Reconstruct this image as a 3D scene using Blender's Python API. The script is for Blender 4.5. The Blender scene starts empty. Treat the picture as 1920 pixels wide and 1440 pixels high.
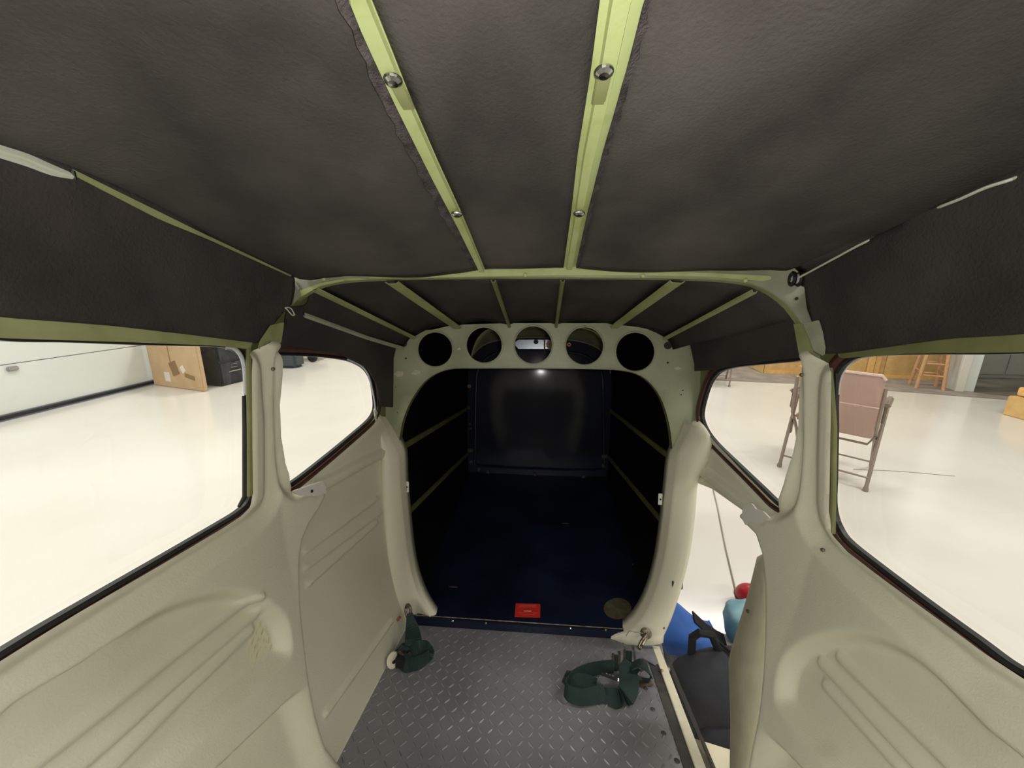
import bpy, bmesh, math, random
import numpy as np
from mathutils import Vector, Matrix
random.seed(7); np.random.seed(7)

# ------------------------------------------------------------------ camera, world, lights, exposure
SC = bpy.context.scene
COL = SC.collection
FPX = 720.0
T = math.radians(12)                 # the tail-dragger sits nose up: the cabin axis dips 12 degrees going aft
H = 1.45                             # camera height over the hangar floor

def cam_basis(yaw, pitch, roll):
    y, p, r = [math.radians(a) for a in (yaw, pitch, roll)]
    fw = np.array([-math.sin(y)*math.cos(p), math.cos(y)*math.cos(p), -math.sin(p)])
    rt = np.cross(fw, [0, 0, 1]); rt /= np.linalg.norm(rt); up = np.cross(rt, fw)
    rt2 = rt*math.cos(r)+up*math.sin(r); up2 = np.cross(rt2, fw)
    return rt2, up2, fw
B = cam_basis(4, 2, 1.2)
CT, ST = math.cos(T), math.sin(T)

def W(p):                            # cabin frame (x right, y aft, z up, origin at eye) -> world
    return Vector((p[0], p[1]*CT+p[2]*ST, -p[1]*ST+p[2]*CT+H))
def Wdir(p):
    return Vector((p[0], p[1]*CT+p[2]*ST, -p[1]*ST+p[2]*CT))

cd = bpy.data.cameras.new('camera'); cam = bpy.data.objects.new('camera', cd); COL.objects.link(cam)
cd.sensor_fit = 'HORIZONTAL'; cd.sensor_width = 36; cd.lens = 36*FPX/1920; cd.clip_start = 0.02
rr, uu, ff = [Wdir(b) for b in B]
cam.matrix_world = Matrix(((rr.x, uu.x, -ff.x, 0), (rr.y, uu.y, -ff.y, 0), (rr.z, uu.z, -ff.z, H), (0, 0, 0, 1)))
SC.camera = cam

SC.view_settings.view_transform = 'Standard'
SC.view_settings.look = 'None'
SC.view_settings.gamma = 1
SC.view_settings.use_curve_mapping = False
SC.view_settings.exposure = 0.0
wd = bpy.data.worlds.new('world'); SC.world = wd; wd.use_nodes = True
wd.node_tree.nodes['Background'].inputs[0].default_value = (0.8, 0.88, 1, 1)
wd.node_tree.nodes['Background'].inputs[1].default_value = 0.3

LAMP_W = 112
def lamp(loc, sx, sy, power, col):
    l = bpy.data.lights.new('hangar_light', 'AREA'); l.shape = 'RECTANGLE'; l.size = sx; l.size_y = sy
    l.energy = power; l.color = col
    o = bpy.data.objects.new('hangar_light', l); o.location = loc; COL.objects.link(o)
LAMPS = [(-3.5, -3, 4.6), (3.2, -3, 4.6), (-3.6, 2.2, 4.6), (3.6, 1.6, 4.6), (-3.2, 6.5, 4.6), (3.2, 6.0, 4.6), (0, -6, 4.6)]
for L_ in LAMPS:
    lamp(L_, 2.4, 0.35, LAMP_W, (1, 0.975, 0.93))
# phone light beside the lens
fl = bpy.data.lights.new('phone_light', 'POINT'); fl.energy = 8.5; fl.shadow_soft_size = 0.012; fl.color = (1, 0.98, 0.92)
fo = bpy.data.objects.new('phone_light', fl); fo.location = W((0.02, -0.01, 0.012)); COL.objects.link(fo)

# ------------------------------------------------------------------ pixel rays
def ray(px, py):
    v = (px-960)/FPX*B[0]+(720-py)/FPX*B[1]+B[2]
    return v/v[1]
def at(px, py, y):
    v = ray(px, py); return (v[0]*y, y, v[2]*y)
def onfloor(px, py, z=-0.8):
    v = ray(px, py); t = z/v[2]; return (v[0]*t, t, z)
def g(px, py, h=0.0):                # a pixel's point on the hangar floor, world
    v = ray(px, py); w = np.array([v[0], v[1]*CT+v[2]*ST, -v[1]*ST+v[2]*CT])
    k = (h-H)/w[2]; return Vector((w[0]*k, w[1]*k, h))

# ------------------------------------------------------------------ materials
def lin(c):
    return tuple((x/255/12.92 if x/255 <= 0.04045 else ((x/255+0.055)/1.055)**2.4) for x in c)+(1,)
MATS = {}
def mat(name, rgb, rough=0.6, metal=0.0, bump=0.0, bscale=60, var=0.0, vscale=6, rgb2=None, spec=0.5, coat=0.0, thr=(0.35, 0.65), rv=0.0, detail=4):
    m = bpy.data.materials.new(name); m.use_nodes = True; nt = m.node_tree; b = nt.nodes['Principled BSDF']
    b.inputs['Base Color'].default_value = lin(rgb); b.inputs['Roughness'].default_value = rough
    b.inputs['Metallic'].default_value = metal; b.inputs['Specular IOR Level'].default_value = spec
    b.inputs['Coat Weight'].default_value = coat; b.inputs['Coat Roughness'].default_value = 0.1
    tc = nt.nodes.new('ShaderNodeTexCoord')
    if var or rgb2:
        n = nt.nodes.new('ShaderNodeTexNoise'); n.inputs['Scale'].default_value = vscale; n.inputs['Detail'].default_value = detail
        nt.links.new(tc.outputs['Object'], n.inputs['Vector'])
        r = nt.nodes.new('ShaderNodeValToRGB'); r.color_ramp.elements[0].position = thr[0]; r.color_ramp.elements[1].position = thr[1]
        a = lin(rgb); c2 = lin(rgb2) if rgb2 else tuple(x*(1-var) for x in a[:3])+(1,)
        r.color_ramp.elements[0].color = c2; r.color_ramp.elements[1].color = a
        nt.links.new(n.outputs['Fac'], r.inputs[0]); nt.links.new(r.outputs[0], b.inputs['Base Color'])
        if rv:
            mr = nt.nodes.new('ShaderNodeMapRange'); mr.inputs['To Min'].default_value = rough-rv; mr.inputs['To Max'].default_value = rough+rv
            nt.links.new(n.outputs['Fac'], mr.inputs[0]); nt.links.new(mr.outputs[0], b.inputs['Roughness'])
    if bump:
        n2 = nt.nodes.new('ShaderNodeTexNoise'); n2.inputs['Scale'].default_value = bscale; n2.inputs['Detail'].default_value = 3
        nt.links.new(tc.outputs['Object'], n2.inputs['Vector'])
        bp = nt.nodes.new('ShaderNodeBump'); bp.inputs['Strength'].default_value = bump; bp.inputs['Distance'].default_value = 0.002
        nt.links.new(n2.outputs['Fac'], bp.inputs['Height']); nt.links.new(bp.outputs[0], b.inputs['Normal'])
    MATS[name] = m; return m
cream = mat('cream_plastic', (221, 217, 194), 0.55, bump=0.25, bscale=350, var=0.06, vscale=3)
cream2 = mat('cream_edge', (226, 220, 192), 0.5, var=0.12, vscale=25)
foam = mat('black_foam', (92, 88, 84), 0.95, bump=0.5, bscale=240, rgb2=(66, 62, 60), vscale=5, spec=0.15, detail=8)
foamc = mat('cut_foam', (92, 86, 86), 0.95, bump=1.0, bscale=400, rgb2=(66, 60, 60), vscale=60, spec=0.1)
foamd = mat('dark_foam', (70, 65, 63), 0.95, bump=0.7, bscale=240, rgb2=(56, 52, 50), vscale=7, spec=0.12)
olive = mat('olive_primer', (154, 158, 110), 0.5, rgb2=(134, 136, 88), vscale=14, bump=0.2, bscale=120, thr=(0.3, 0.6))
olived = mat('olive_dark', (122, 124, 80), 0.55, rgb2=(106, 108, 66), vscale=16, bump=0.2, bscale=100)
oliveg = mat('olive_grey', (166, 170, 144), 0.42, rgb2=(142, 148, 116), vscale=11, bump=0.2, bscale=160, thr=(0.3, 0.7))
oliveb = mat('olive_bright', (188, 198, 138), 0.45, rgb2=(172, 176, 110), vscale=18, bump=0.15, bscale=150, thr=(0.3, 0.5))
greyprim = mat('grey_primer', (172, 174, 152), 0.5, rgb2=(150, 152, 130), vscale=18)
brown = mat('brown_trim', (78, 48, 38), 0.4, rgb2=(58, 36, 30), vscale=40)
rubber = mat('black_rubber', (22, 22, 22), 0.5)
sealant = mat('pale_sealant', (196, 198, 204), 0.6, var=0.1, vscale=80)
navy = mat('navy_paint', (22, 29, 50), 0.5, spec=0.2, coat=0.35, bump=0.08, bscale=30, rgb2=(17, 22, 40), vscale=5)
navyf = mat('navy_floor', (24, 32, 54), 0.4, spec=0.35, bump=0.5, bscale=22, rgb2=(14, 19, 34), vscale=5, rv=0.08)
black = mat('black_lining', (16, 14, 14), 0.9, bump=0.4, bscale=80, spec=0.1)
treadm = mat('grey_vinyl', (132, 131, 136), 0.3, bump=0.1, bscale=200, rgb2=(116, 114, 116), vscale=4, rv=0.05)
dirt = mat('worn_grey', (74, 70, 66), 0.7, rgb2=(52, 48, 46), vscale=30)
steel = mat('steel', (190, 190, 186), 0.25, metal=1.0)
steeld = mat('dull_steel', (150, 142, 128), 0.45, metal=0.8, rgb2=(110, 95, 80), vscale=60)
brass = mat('copper', (196, 150, 110), 0.35, metal=0.7)
webbing = mat('green_webbing', (30, 52, 48), 0.75, bump=0.6, bscale=500, rgb2=(22, 40, 38), vscale=30)
red = mat('red_placard', (205, 48, 38), 0.45)
white = mat('white_print', (225, 215, 205), 0.6)
wire = mat('cream_wire', (205, 208, 190), 0.5)
tape = mat('grey_tape', (128, 128, 136), 0.4, bump=0.8, bscale=40, rgb2=(108, 108, 116), vscale=30)
paint = mat('paint_patch', (200, 196, 176), 0.6, var=0.2, vscale=90)
tanpatch = mat('tan_patch', (98, 92, 70), 0.5, rgb2=(76, 70, 52), vscale=40)
epoxy = mat('white_epoxy', (226, 224, 216), 0.16, rgb2=(218, 214, 206), vscale=0.8, spec=0.5)
doorw = mat('white_door', (222, 228, 224), 0.45)
wallw = mat('white_wall', (222, 218, 208), 0.7)
card = mat('cardboard', (200, 172, 136), 0.85, rgb2=(192, 162, 126), vscale=5, bump=0.1)
cardd = mat('cardboard_stain', (140, 116, 80), 0.85)
blackm = mat('black_metal', (36, 38, 42), 0.4, rgb2=(52, 54, 58), vscale=10)
osb = mat('yellow_plywood', (218, 182, 122), 0.6, rgb2=(204, 166, 106), vscale=9, bump=0.1)
pine = mat('pine', (232, 190, 120), 0.55, rgb2=(218, 172, 102), vscale=20)
stoolw = mat('stool_wood', (204, 160, 122), 0.5, rgb2=(188, 142, 106), vscale=25)
concrete = mat('grey_concrete', (160, 150, 140), 0.7, rgb2=(134, 126, 118), vscale=4)
concrete2 = mat('dark_concrete', (124, 120, 110), 0.6, rgb2=(100, 96, 88), vscale=2.5)
greycab = mat('grey_steel_cabinet', (150, 150, 146), 0.5)
mauve = mat('mauve_vinyl', (176, 146, 134), 0.55, var=0.08, vscale=6)
mauve2 = mat('mauve_piping', (206, 182, 172), 0.5)
tube_m = mat('taupe_tube', (140, 126, 114), 0.4, metal=0.2)
packm = mat('charcoal_nylon', (48, 49, 56), 0.8, rgb2=(38, 39, 45), vscale=14, bump=0.5, bscale=120)
packd = mat('black_nylon', (18, 18, 20), 0.8)
bluem = mat('blue_nylon', (62, 110, 190), 0.6, rgb2=(50, 94, 170), vscale=10)
lblue = mat('light_blue_cloth', (165, 200, 210), 0.8, rgb2=(118, 166, 182), vscale=12)
redc = mat('red_shiny', (176, 30, 44), 0.35)
silver = mat('silver_sheet', (200, 205, 215), 0.22, metal=0.9)
lampm = bpy.data.materials.new('lamp_glow'); lampm.use_nodes = True
lampm.node_tree.nodes['Principled BSDF'].inputs['Emission Color'].default_value = (1, .98, .92, 1)
lampm.node_tree.nodes['Principled BSDF'].inputs['Emission Strength'].default_value = 4
glass = bpy.data.materials.new('window_glass'); glass.use_nodes = True
nt = glass.node_tree; nt.nodes.clear()
o_ = nt.nodes.new('ShaderNodeOutputMaterial'); mx = nt.nodes.new('ShaderNodeMixShader'); tr = nt.nodes.new('ShaderNodeBsdfTransparent'); gl = nt.nodes.new('ShaderNodeBsdfGlossy')
tr.inputs[0].default_value = (0.97, 0.98, 0.97, 1); gl.inputs['Roughness'].default_value = 0.03; mx.inputs[0].default_value = 0.04
nt.links.new(tr.outputs[0], mx.inputs[1]); nt.links.new(gl.outputs[0], mx.inputs[2]); nt.links.new(mx.outputs[0], o_.inputs[0])

# ------------------------------------------------------------------ object helpers
def tag(o, label=None, cat=None, group=None, kind=None):
    if label: o['label'] = label
    if cat: o['category'] = cat
    if group: o['group'] = group
    if kind: o['kind'] = kind
    return o
def empty(name, loc, **k):
    o = bpy.data.objects.new(name, None); o.location = loc; o.empty_display_size = 0.05; COL.objects.link(o); tag(o, **k); return o
def world_of(o):
    v = Vector((0, 0, 0))
    while o is not None: v = v+o.location; o = o.parent
    return v
def raw(name, V, F, m, parent=None, world=False, smooth=False, solid=0, off=-1, origin=None, **k):
    """V in the cabin frame (or world) -> one mesh object; top-level ones get an origin of their own."""
    P = [Vector(v) if world else W(v) for v in V]
    if parent is not None: base = world_of(parent)
    elif origin is not None: base = Vector(origin)
    else:
        a = np.array([tuple(p) for p in P]); mn, mxx = a.min(0), a.max(0)
        base = Vector(((mn[0]+mxx[0])/2, (mn[1]+mxx[1])/2, mn[2]))
    if parent is not None:
        a = np.array([tuple(p) for p in P]); c = a.mean(0); lo = Vector(c)-base
    else: lo = base
    org = base+lo if parent is not None else base
    me = bpy.data.meshes.new(name); me.from_pydata([tuple(p-org) for p in P], [], [tuple(f) for f in F]); me.materials.append(m)
    me.validate(); me.update()
    if smooth:
        me.polygons.foreach_set('use_smooth', [True]*len(me.polygons))
    o = bpy.data.objects.new(name, me); o.location = lo if parent is not None else org; COL.objects.link(o)
    if parent is not None: o.parent = parent
    if solid:
        md = o.modifiers.new('s', 'SOLIDIFY'); md.thickness = solid; md.offset = off
    tag(o, **k); return o

class MB:
    """collects boxes, tubes and lathes in one list of vertices and faces"""
    def __init__(s): s.V = []; s.F = []
    def add(s, V, F):
        n = len(s.V); s.V += [tuple(v) for v in V]; s.F += [tuple(i+n for i in f) for f in F]; return s
    def box(s, c, e, ax=None, bev=0.0):
        ax = ax or (Vector((1, 0, 0)), Vector((0, 1, 0)), Vector((0, 0, 1))); c = Vector(c)
        bm = bmesh.new(); bmesh.ops.create_cube(bm, size=1)
        for v in bm.verts: v.co = Vector((v.co.x*e[0], v.co.y*e[1], v.co.z*e[2]))
        if bev: bmesh.ops.bevel(bm, geom=bm.edges[:], offset=bev, segments=2, affect='EDGES')
        V = [c+ax[0]*v.co.x+ax[1]*v.co.y+ax[2]*v.co.z for v in bm.verts]; bm.verts.index_update()
        F = [[v.index for v in f.verts] for f in bm.faces]; bm.free(); return s.add(V, F)
    def tube(s, pts, r, n=8, closed=False, cap=True):
        pts = [Vector(p) for p in pts]; N = len(pts); V = []; F = []; pu = None
        for i, p in enumerate(pts):
            if closed: t = pts[(i+1) % N]-pts[i-1]
            else: t = pts[min(i+1, N-1)]-pts[max(i-1, 0)]
            t.normalize()
            u = (pu-t*pu.dot(t)) if pu is not None else t.orthogonal()
            if u.length < 1e-6: u = t.orthogonal()
            u.normalize(); pu = u; w = t.cross(u)
            ri = r[i] if isinstance(r, (list, tuple)) else r
            for k in range(n):
                a = 2*math.pi*k/n; V.append(p+u*math.cos(a)*ri+w*math.sin(a)*ri)
        for i in range(N if closed else N-1):
            j = (i+1) % N
            for k in range(n): F.append((i*n+k, i*n+(k+1) % n, j*n+(k+1) % n, j*n+k))
        if cap and not closed: F.append(tuple(range(n-1, -1, -1))); F.append(tuple((N-1)*n+k for k in range(n)))
        return s.add(V, F)
    def lathe(s, c, axis, prof, n=20):
        axis = Vector(axis).normalized(); u = axis.orthogonal().normalized(); w = axis.cross(u); c = Vector(c); V = []; F = []
        for r, h in prof:
            for k in range(n):
                a = 2*math.pi*k/n; V.append(c+axis*h+(u*math.cos(a)+w*math.sin(a))*r)
        for i in range(len(prof)-1):
            for k in range(n): F.append((i*n+k, i*n+(k+1) % n, (i+1)*n+(k+1) % n, (i+1)*n+k))
        F.append(tuple(range(n-1, -1, -1))); F.append(tuple((len(prof)-1)*n+k for k in range(n)))
        return s.add(V, F)
    def ribbon(s, pts, wid, th, side):
        """flat strap along pts; side = list of width directions"""
        N = len(pts); V = []; F = []
        for i in range(N):
            p = Vector(pts[i]); t = (Vector(pts[min(i+1, N-1)])-Vector(pts[max(i-1, 0)])).normalized()
            w = Vector(side[i]).normalized(); w = (w-t*w.dot(t)).normalized(); n = t.cross(w)
            for a, b in ((-1, -1), (1, -1), (1, 1), (-1, 1)): V.append(p+w*a*wid/2+n*b*th/2)
        for i in range(N-1):
            for k in range(4): F.append((i*4+k, i*4+(k+1) % 4, i*4+4+(k+1) % 4, i*4+4+k))
        F.append((3, 2, 1, 0)); F.append(tuple((N-1)*4+k for k in range(4)))
        return s.add(V, F)
    def done(s, name, m, parent=None, **k): return raw(name, s.V, s.F, m, parent, **k)

def crom(P, closed=False, n=5):
    P = [np.array(p, float) for p in P]; N = len(P); out = []
    rng = range(N) if closed else range(N-1)
    for i in rng:
        if closed: p0, p1, p2, p3 = P[i-1], P[i], P[(i+1) % N], P[(i+2) % N]
        else: p0, p1, p2, p3 = P[max(i-1, 0)], P[i], P[i+1], P[min(i+2, N-1)]
        # limited tangents keep long-short joins from overshooting
        L = np.linalg.norm(p2-p1)
        m1 = (p2-p0)/2; m2 = (p3-p1)/2
        for m_ in (m1, m2):
            l = np.linalg.norm(m_)
            if l > L and l > 0: m_ *= L/l
        for k in range(n):
            t = k/n; out.append((2*t**3-3*t**2+1)*p1+(t**3-2*t**2+t)*m1+(-2*t**3+3*t**2)*p2+(t**3-t**2)*m2)
    if not closed: out.append(P[-1])
    return out

def sdf_poly(X, Y, poly):
    P = np.array([(p[0], p[1]) for p in poly]); d = np.full(X.shape, 1e9); ins = np.zeros(X.shape, bool); N = len(P)
    for i in range(N):
        a = P[i]; b = P[(i+1) % N]; e = b-a; wx = X-a[0]; wy = Y-a[1]; q = e@e
        if q < 1e-14: continue
        t = np.clip((wx*e[0]+wy*e[1])/q, 0, 1); d = np.minimum(d, (wx-e[0]*t)**2+(wy-e[1]*t)**2)
        c = ((a[1] > Y) != (b[1] > Y))
        if a[1] != b[1]:
            xi = a[0]+(Y-a[1])/(b[1]-a[1])*e[0]; ins ^= (c & (X < xi))
    d = np.sqrt(d); return np.where(ins, -d, d)
def dline(X, Y, P, closed=False):
    d = np.full(X.shape, 1e9); N = len(P)
    for i in range(N if closed else N-1):
        a = np.array(P[i][:2]); b = np.array(P[(i+1) % N][:2]); e = b-a; q = e@e
        if q < 1e-14: continue
        t = np.clip(((X-a[0])*e[0]+(Y-a[1])*e[1])/q, 0, 1); d = np.minimum(d, np.hypot(X-a[0]-e[0]*t, Y-a[1]-e[1]*t))
    return d
def sstep(a, b, x):
    t = np.clip((x-a)/(b-a), 0, 1); return t*t*(3-2*t)

def clipgrid(outer, holes, step, pos, hfun=None):
    """grid over outer minus holes, cut cleanly along the outlines; pos(u, v, h) -> cabin point"""
    O = np.array([p[:2] for p in outer]); u0, v0 = O.min(0)-step; u1, v1 = O.max(0)+step
    us = np.arange(u0, u1+step, step); vs = np.arange(v0, v1+step, step); U, Vv = np.meshgrid(us, vs, indexing='ij')
    S = sdf_poly(U, Vv, outer)
    for h in holes: S = np.maximum(S, -sdf_poly(U, Vv, h))
    nu, nv = U.shape; idx = {}; UV = []
    def node(i, j):
        k = (i, j)
        if k not in idx: idx[k] = len(UV); UV.append((us[i], vs[j]))
        return idx[k]
    def cut(i, j, k, l):
        key = ((i, j), (k, l)) if (i, j) < (k, l) else ((k, l), (i, j))
        if key not in idx:
            a, b = key; sa, sb = S[a], S[b]; t = sa/(sa-sb); idx[key] = len(UV)
            UV.append((us[a[0]]*(1-t)+us[b[0]]*t, vs[a[1]]*(1-t)+vs[b[1]]*t))
        return idx[key]
    F = []; inside = S < 0
    cnt = inside[:-1, :-1].astype(int)+inside[1:, :-1]+inside[1:, 1:]+inside[:-1, 1:]
    for i, j in zip(*np.nonzero(cnt)):
        c = [(i, j), (i+1, j), (i+1, j+1), (i, j+1)]
        if cnt[i, j] == 4: F.append([node(*q) for q in c]); continue
        f = []
        for a in range(4):
            p, q = c[a], c[(a+1) % 4]
            if inside[p]: f.append(node(*p))
            if inside[p] != inside[q]: f.append(cut(*p, *q))
        if len(f) >= 3: F.append(f)
    A = np.array(UV); h = hfun(A[:, 0], A[:, 1]) if hfun is not None else np.zeros(len(A))
    return [pos(a[0], a[1], hh) for a, hh in zip(A, h)], F

def loft(rows, closed=False):
    n = len(rows[0]); V = [tuple(p) for r in rows for p in r]; F = []
    for i in range(len(rows)-1):
        for k in range(n if closed else n-1):
            F.append((i*n+k, i*n+(k+1) % n, (i+1)*n+(k+1) % n, (i+1)*n+k))
    return V, F
def resample(P, n):
    P = np.array([tuple(p) for p in P], float); d = np.r_[0, np.cumsum(np.linalg.norm(np.diff(P, axis=0), axis=1))]
    t = np.linspace(0, d[-1], n); return [np.array([np.interp(x, d, P[:, k]) for k in range(P.shape[1])]) for x in t]

# ------------------------------------------------------------------ cabin side surface
def X(y, z, s):
    a = 0.535-0.175*max(0.0, y-0.72); fl = 0.392 if s < 0 else 0.368
    q = min(max((-0.25-z)/0.55, 0), 1)**1.4
    a2 = a-(a-min(fl, a))*q
    return a2-0.22*max(0.0, z-0.03)
def hit(px, py, s, off=0.0):
    v = ray(px, py); t = 0.6
    for _ in range(60): t = 0.5*t+0.5*(X(t, t*v[2], s)-off)/abs(v[0])
    return (t, t*v[2])
def WP(pts, s, off=0.0, closed=False, n=0):
    """mixed list: pixel pairs, or (y, z) pairs when both are small"""
    o = [hit(p[0], p[1], s, off) if max(abs(p[0]), abs(p[1])) > 3 else p for p in pts]
    return crom(o, closed, n) if n else o
def wpos(s, off=0.0):
    return lambda y, z, h: (s*(X(y, z, s)-off-h), y, z)
def wp3(px, py, s, off=0.0):
    y, z = hit(px, py, s, off); return Vector((s*(X(y, z, s)-off), y, z))
def ceil_z(x, y): return 0.205+0.12*(0.75-y)-0.16*x*x
def onceil(px, py, dz=0.0):
    v = ray(px, py); t = 0.4
    for _ in range(60): t = 0.5*t+0.5*(ceil_z(v[0]*t, t)+dz)/v[2]
    return (v[0]*t, t, v[2]*t)

D1, D2, D3 = 0.78, 1.165, 2.3

# ================================================================== HANGAR (world frame)
def wbox(name, c, e, m, parent=None, bev=0.0, ax=None, **k):
    return MB().box(c, e, ax, bev).done(name, m, parent, world=True, **k)
hf = empty('hangar_floor', (0, 0, 0), kind='structure', label='glossy white epoxy hangar floor seen through the cabin windows')
wbox('epoxy_slab', (0, 0.5, -0.05), (24, 19, 0.1), epoxy, hf)
a, b = g(1600, 877), g(1790, 895)
MB().tube([g(1600, 880, .0005), g(1690, 884, .0005), g(1790, 893, .0005)], 0.004, 4).done('floor_crack', concrete, hf, world=True)
wbox('wall_back', (0, 10.05, 2.5), (24, 0.1, 5), wallw, kind='structure')
wbox('wall_front', (0, -9.05, 2.5), (24, 0.1, 5), wallw, kind='structure')
wbox('wall_right', (12.05, 0.5, 2.5), (0.1, 19, 5), wallw, kind='structure')
wl = empty('wall_left', (-5.95, 0.5, 0), kind='structure')
wbox('wall_surface', (-6.0, 7.9, 2.5), (0.1, 4.4, 5), wallw, wl)
wbox('wall_surface', (-6.0, -7, 2.5), (0.1, 4, 5), wallw, wl)
wbox('wall_surface', (-6.0, 0.4, 4.4), (0.1, 11, 1.2), wallw, wl)
hc = empty('ceiling', (0, 0.5, 5), kind='structure')
wbox('ceiling_sheet', (0, 0.5, 5.05), (24, 19, 0.1), wallw, hc)
# sectional garage door on the left
gd = empty('door_1', (-5.9, 0.3, 0), kind='structure', label='white sectional garage door left of the front window')
for k in range(7):
    wbox('door_panel', (-5.9, 0.3, 0.06+0.27+k*0.54), (0.05, 10.7, 0.532), doorw, gd, bev=0.006)
wbox('bottom_seal', (-5.86, 0.3, 0.035), (0.05, 10.7, 0.03), rubber, gd)
wbox('door_track', (-5.82, 5.62, 1.5), (0.05, 0.06, 3.0), greycab, gd)
p = g(0, 795); q = Vector((-5.86, 2.95+0.72, 0.87))
wbox('door_handle', (-5.86, 3.78, .55), (0.03, 0.10, 0.05), greycab, gd, bev=.01)
# ceiling lamp housings
LAMP_AT = ['by the garage door behind the nose', 'right of the nose', 'over the garage door beside the cabin', 'over the floor right of the cabin', 'near the cardboard box', 'near the plywood wall', 'at the front hangar wall']
for L_, la in zip(LAMPS, LAMP_AT):
    r_ = empty('hangar_lamp', (L_[0], L_[1], 4.62), label='long white fluorescent hangar lamp '+la, cat='lamp', group='hangar ceiling lamps')
    wbox('lamp_housing', (L_[0], L_[1], 4.68), (2.5, 0.42, 0.08), doorw, r_)
    MB().tube([(L_[0], L_[1], 4.71), (L_[0], L_[1], 5.0)], .02, 8).done('lamp_rod', doorw, r_, world=True)
    wbox('lamp_diffuser', (L_[0], L_[1], 4.63), (2.4, 0.35, 0.015), lampm, r_)

# cardboard box
A_, B_ = g(289, 722), g(383, 735)
ux = (B_-A_).normalized(); uy = Vector((-ux.y, ux.x, 0)); Lb = (B_-A_).length; uz = Vector((0, 0, 1))
bx = empty('cardboard_box', (A_+B_)/2+uy*0.12, label='tall brown cardboard box standing against the white garage door', cat='box')
wbox('carton', (A_+B_)/2+uy*0.03+uz*0.42, (Lb, 0.06, 0.84), card, bx, bev=0.012, ax=(ux, uy, uz))
def onbox(u, h, w, hh, name, m, rot=0):
    a2 = (ux*math.cos(rot)+uz*math.sin(rot), uy, uz*math.cos(rot)-ux*math.sin(rot))
    wbox(name, A_+ux*u*Lb-uy*0.002+uz*h, (w, 0.006, hh), m, bx, ax=a2)
onbox(0.33, 0.16, 0.12, 0.14, 'shipping_label', white); onbox(0.5, 0.30, 0.16, 0.2, 'stain', cardd, .3)
onbox(0.67, 0.3, 0.08, 0.1, 'shipping_label', white, 0.6); onbox(0.78, 0.2, 0.2, 0.06, 'stain', cardd, -.2); onbox(0.45, 0.6, 0.012, 0.5, 'carton_crease', cardd)
# black filing cabinet
C_ = g(416, 725); D_ = g(452, 716); v1 = (D_-C_); v1.z = 0; v1.normalize(); v2 = Vector((-v1.y, v1.x, 0))
fc = empty('filing_cabinet', C_+v1*.25+v2*.3, label='black metal two drawer filing cabinet right of the cardboard box', cat='cabinet')
wbox('cabinet_body', C_+v1*.24+v2*.32+uz*.36, (.48, .64, .72), blackm, fc, bev=.01, ax=(v1, v2, uz))
for k in range(2):
    dr = wbox('drawer', C_+v1*.24-v2*.006+uz*(.19+.34*k), (.44, .02, .31), blackm, fc, bev=.006, ax=(v1, v2, uz))
    MB().tube([C_+v1*.14-v2*.02+uz*(.2+.34*k), C_+v1*.16-v2*.05+uz*(.21+.34*k), C_+v1*.3-v2*.05+uz*(.21+.34*k), C_+v1*.32-v2*.02+uz*(.2+.34*k)], .008, 6).done('handle', steel, dr, world=True)
    m_ = MB(); c_ = C_+v1*.23-v2*.02+uz*(.285+.34*k)
    m_.tube([c_-v1*.05-uz*.025, c_+v1*.05-uz*.025, c_+v1*.05+uz*.025, c_-v1*.05+uz*.025], .005, 4, closed=True); m_.done('label_holder', steel, dr, world=True)
# items seen low in the left rear window
P_ = g(537, 691)
tb = empty('tool_bag', P_, label='dark grey tool bag on the white floor, seen past the left cream post', cat='bag')
wbox('bag_body', P_+Vector((0, .15, .17)), (.38, .3, .34), mat('slate', (74, 82, 88), .7), tb, bev=.05)
MB().tube([P_+Vector((-.12, .15, .33)), P_+Vector((-.1, .15, .43)), P_+Vector((.1, .15, .43)), P_+Vector((.12, .15, .33))], .015, 6).done('handle', blackm, tb, world=True)
P_ = g(521, 692)+Vector((-.16, 0, 0))
gc = empty('gas_can', P_, label='red gas can beside the dark grey tool bag', cat='can')
wbox('can_body', P_+Vector((-.02, .1, .14)), (.2, .2, .28), redc, gc, bev=.04)
MB().tube([P_+Vector((-.02, .1, .26)), P_+Vector((.02, .1, .36)), P_+Vector((.1, .1, .42))], [.03, .02, .012], 8).done('spout', rubber, gc, world=True)
P_ = g(560, 678)
tc2 = empty('hand_truck', P_, label='dark hand truck lying on the far floor behind the tool bag', cat='cart')
wbox('truck_bed', P_+Vector((.0, .2, .16)), (.75, .45, .1), mat('slate2', (86, 94, 98), .7), tc2, bev=.02)
for sx in (-.3, .3): MB().lathe(P_+Vector((sx, .0, .09)), (0, 1, 0), [(.05, -.03), (.09, -.03), (.09, .03), (.05, .03)], 14).done('wheel', rubber, tc2, world=True)
wbox('yellow_crate', P_+Vector((-.1, .22, .34)), (.2, .2, .26), mat('pale_yellow', (214, 206, 150), .7), None, bev=.015, label='small pale yellow crate on the dark hand truck', cat='crate')

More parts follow.
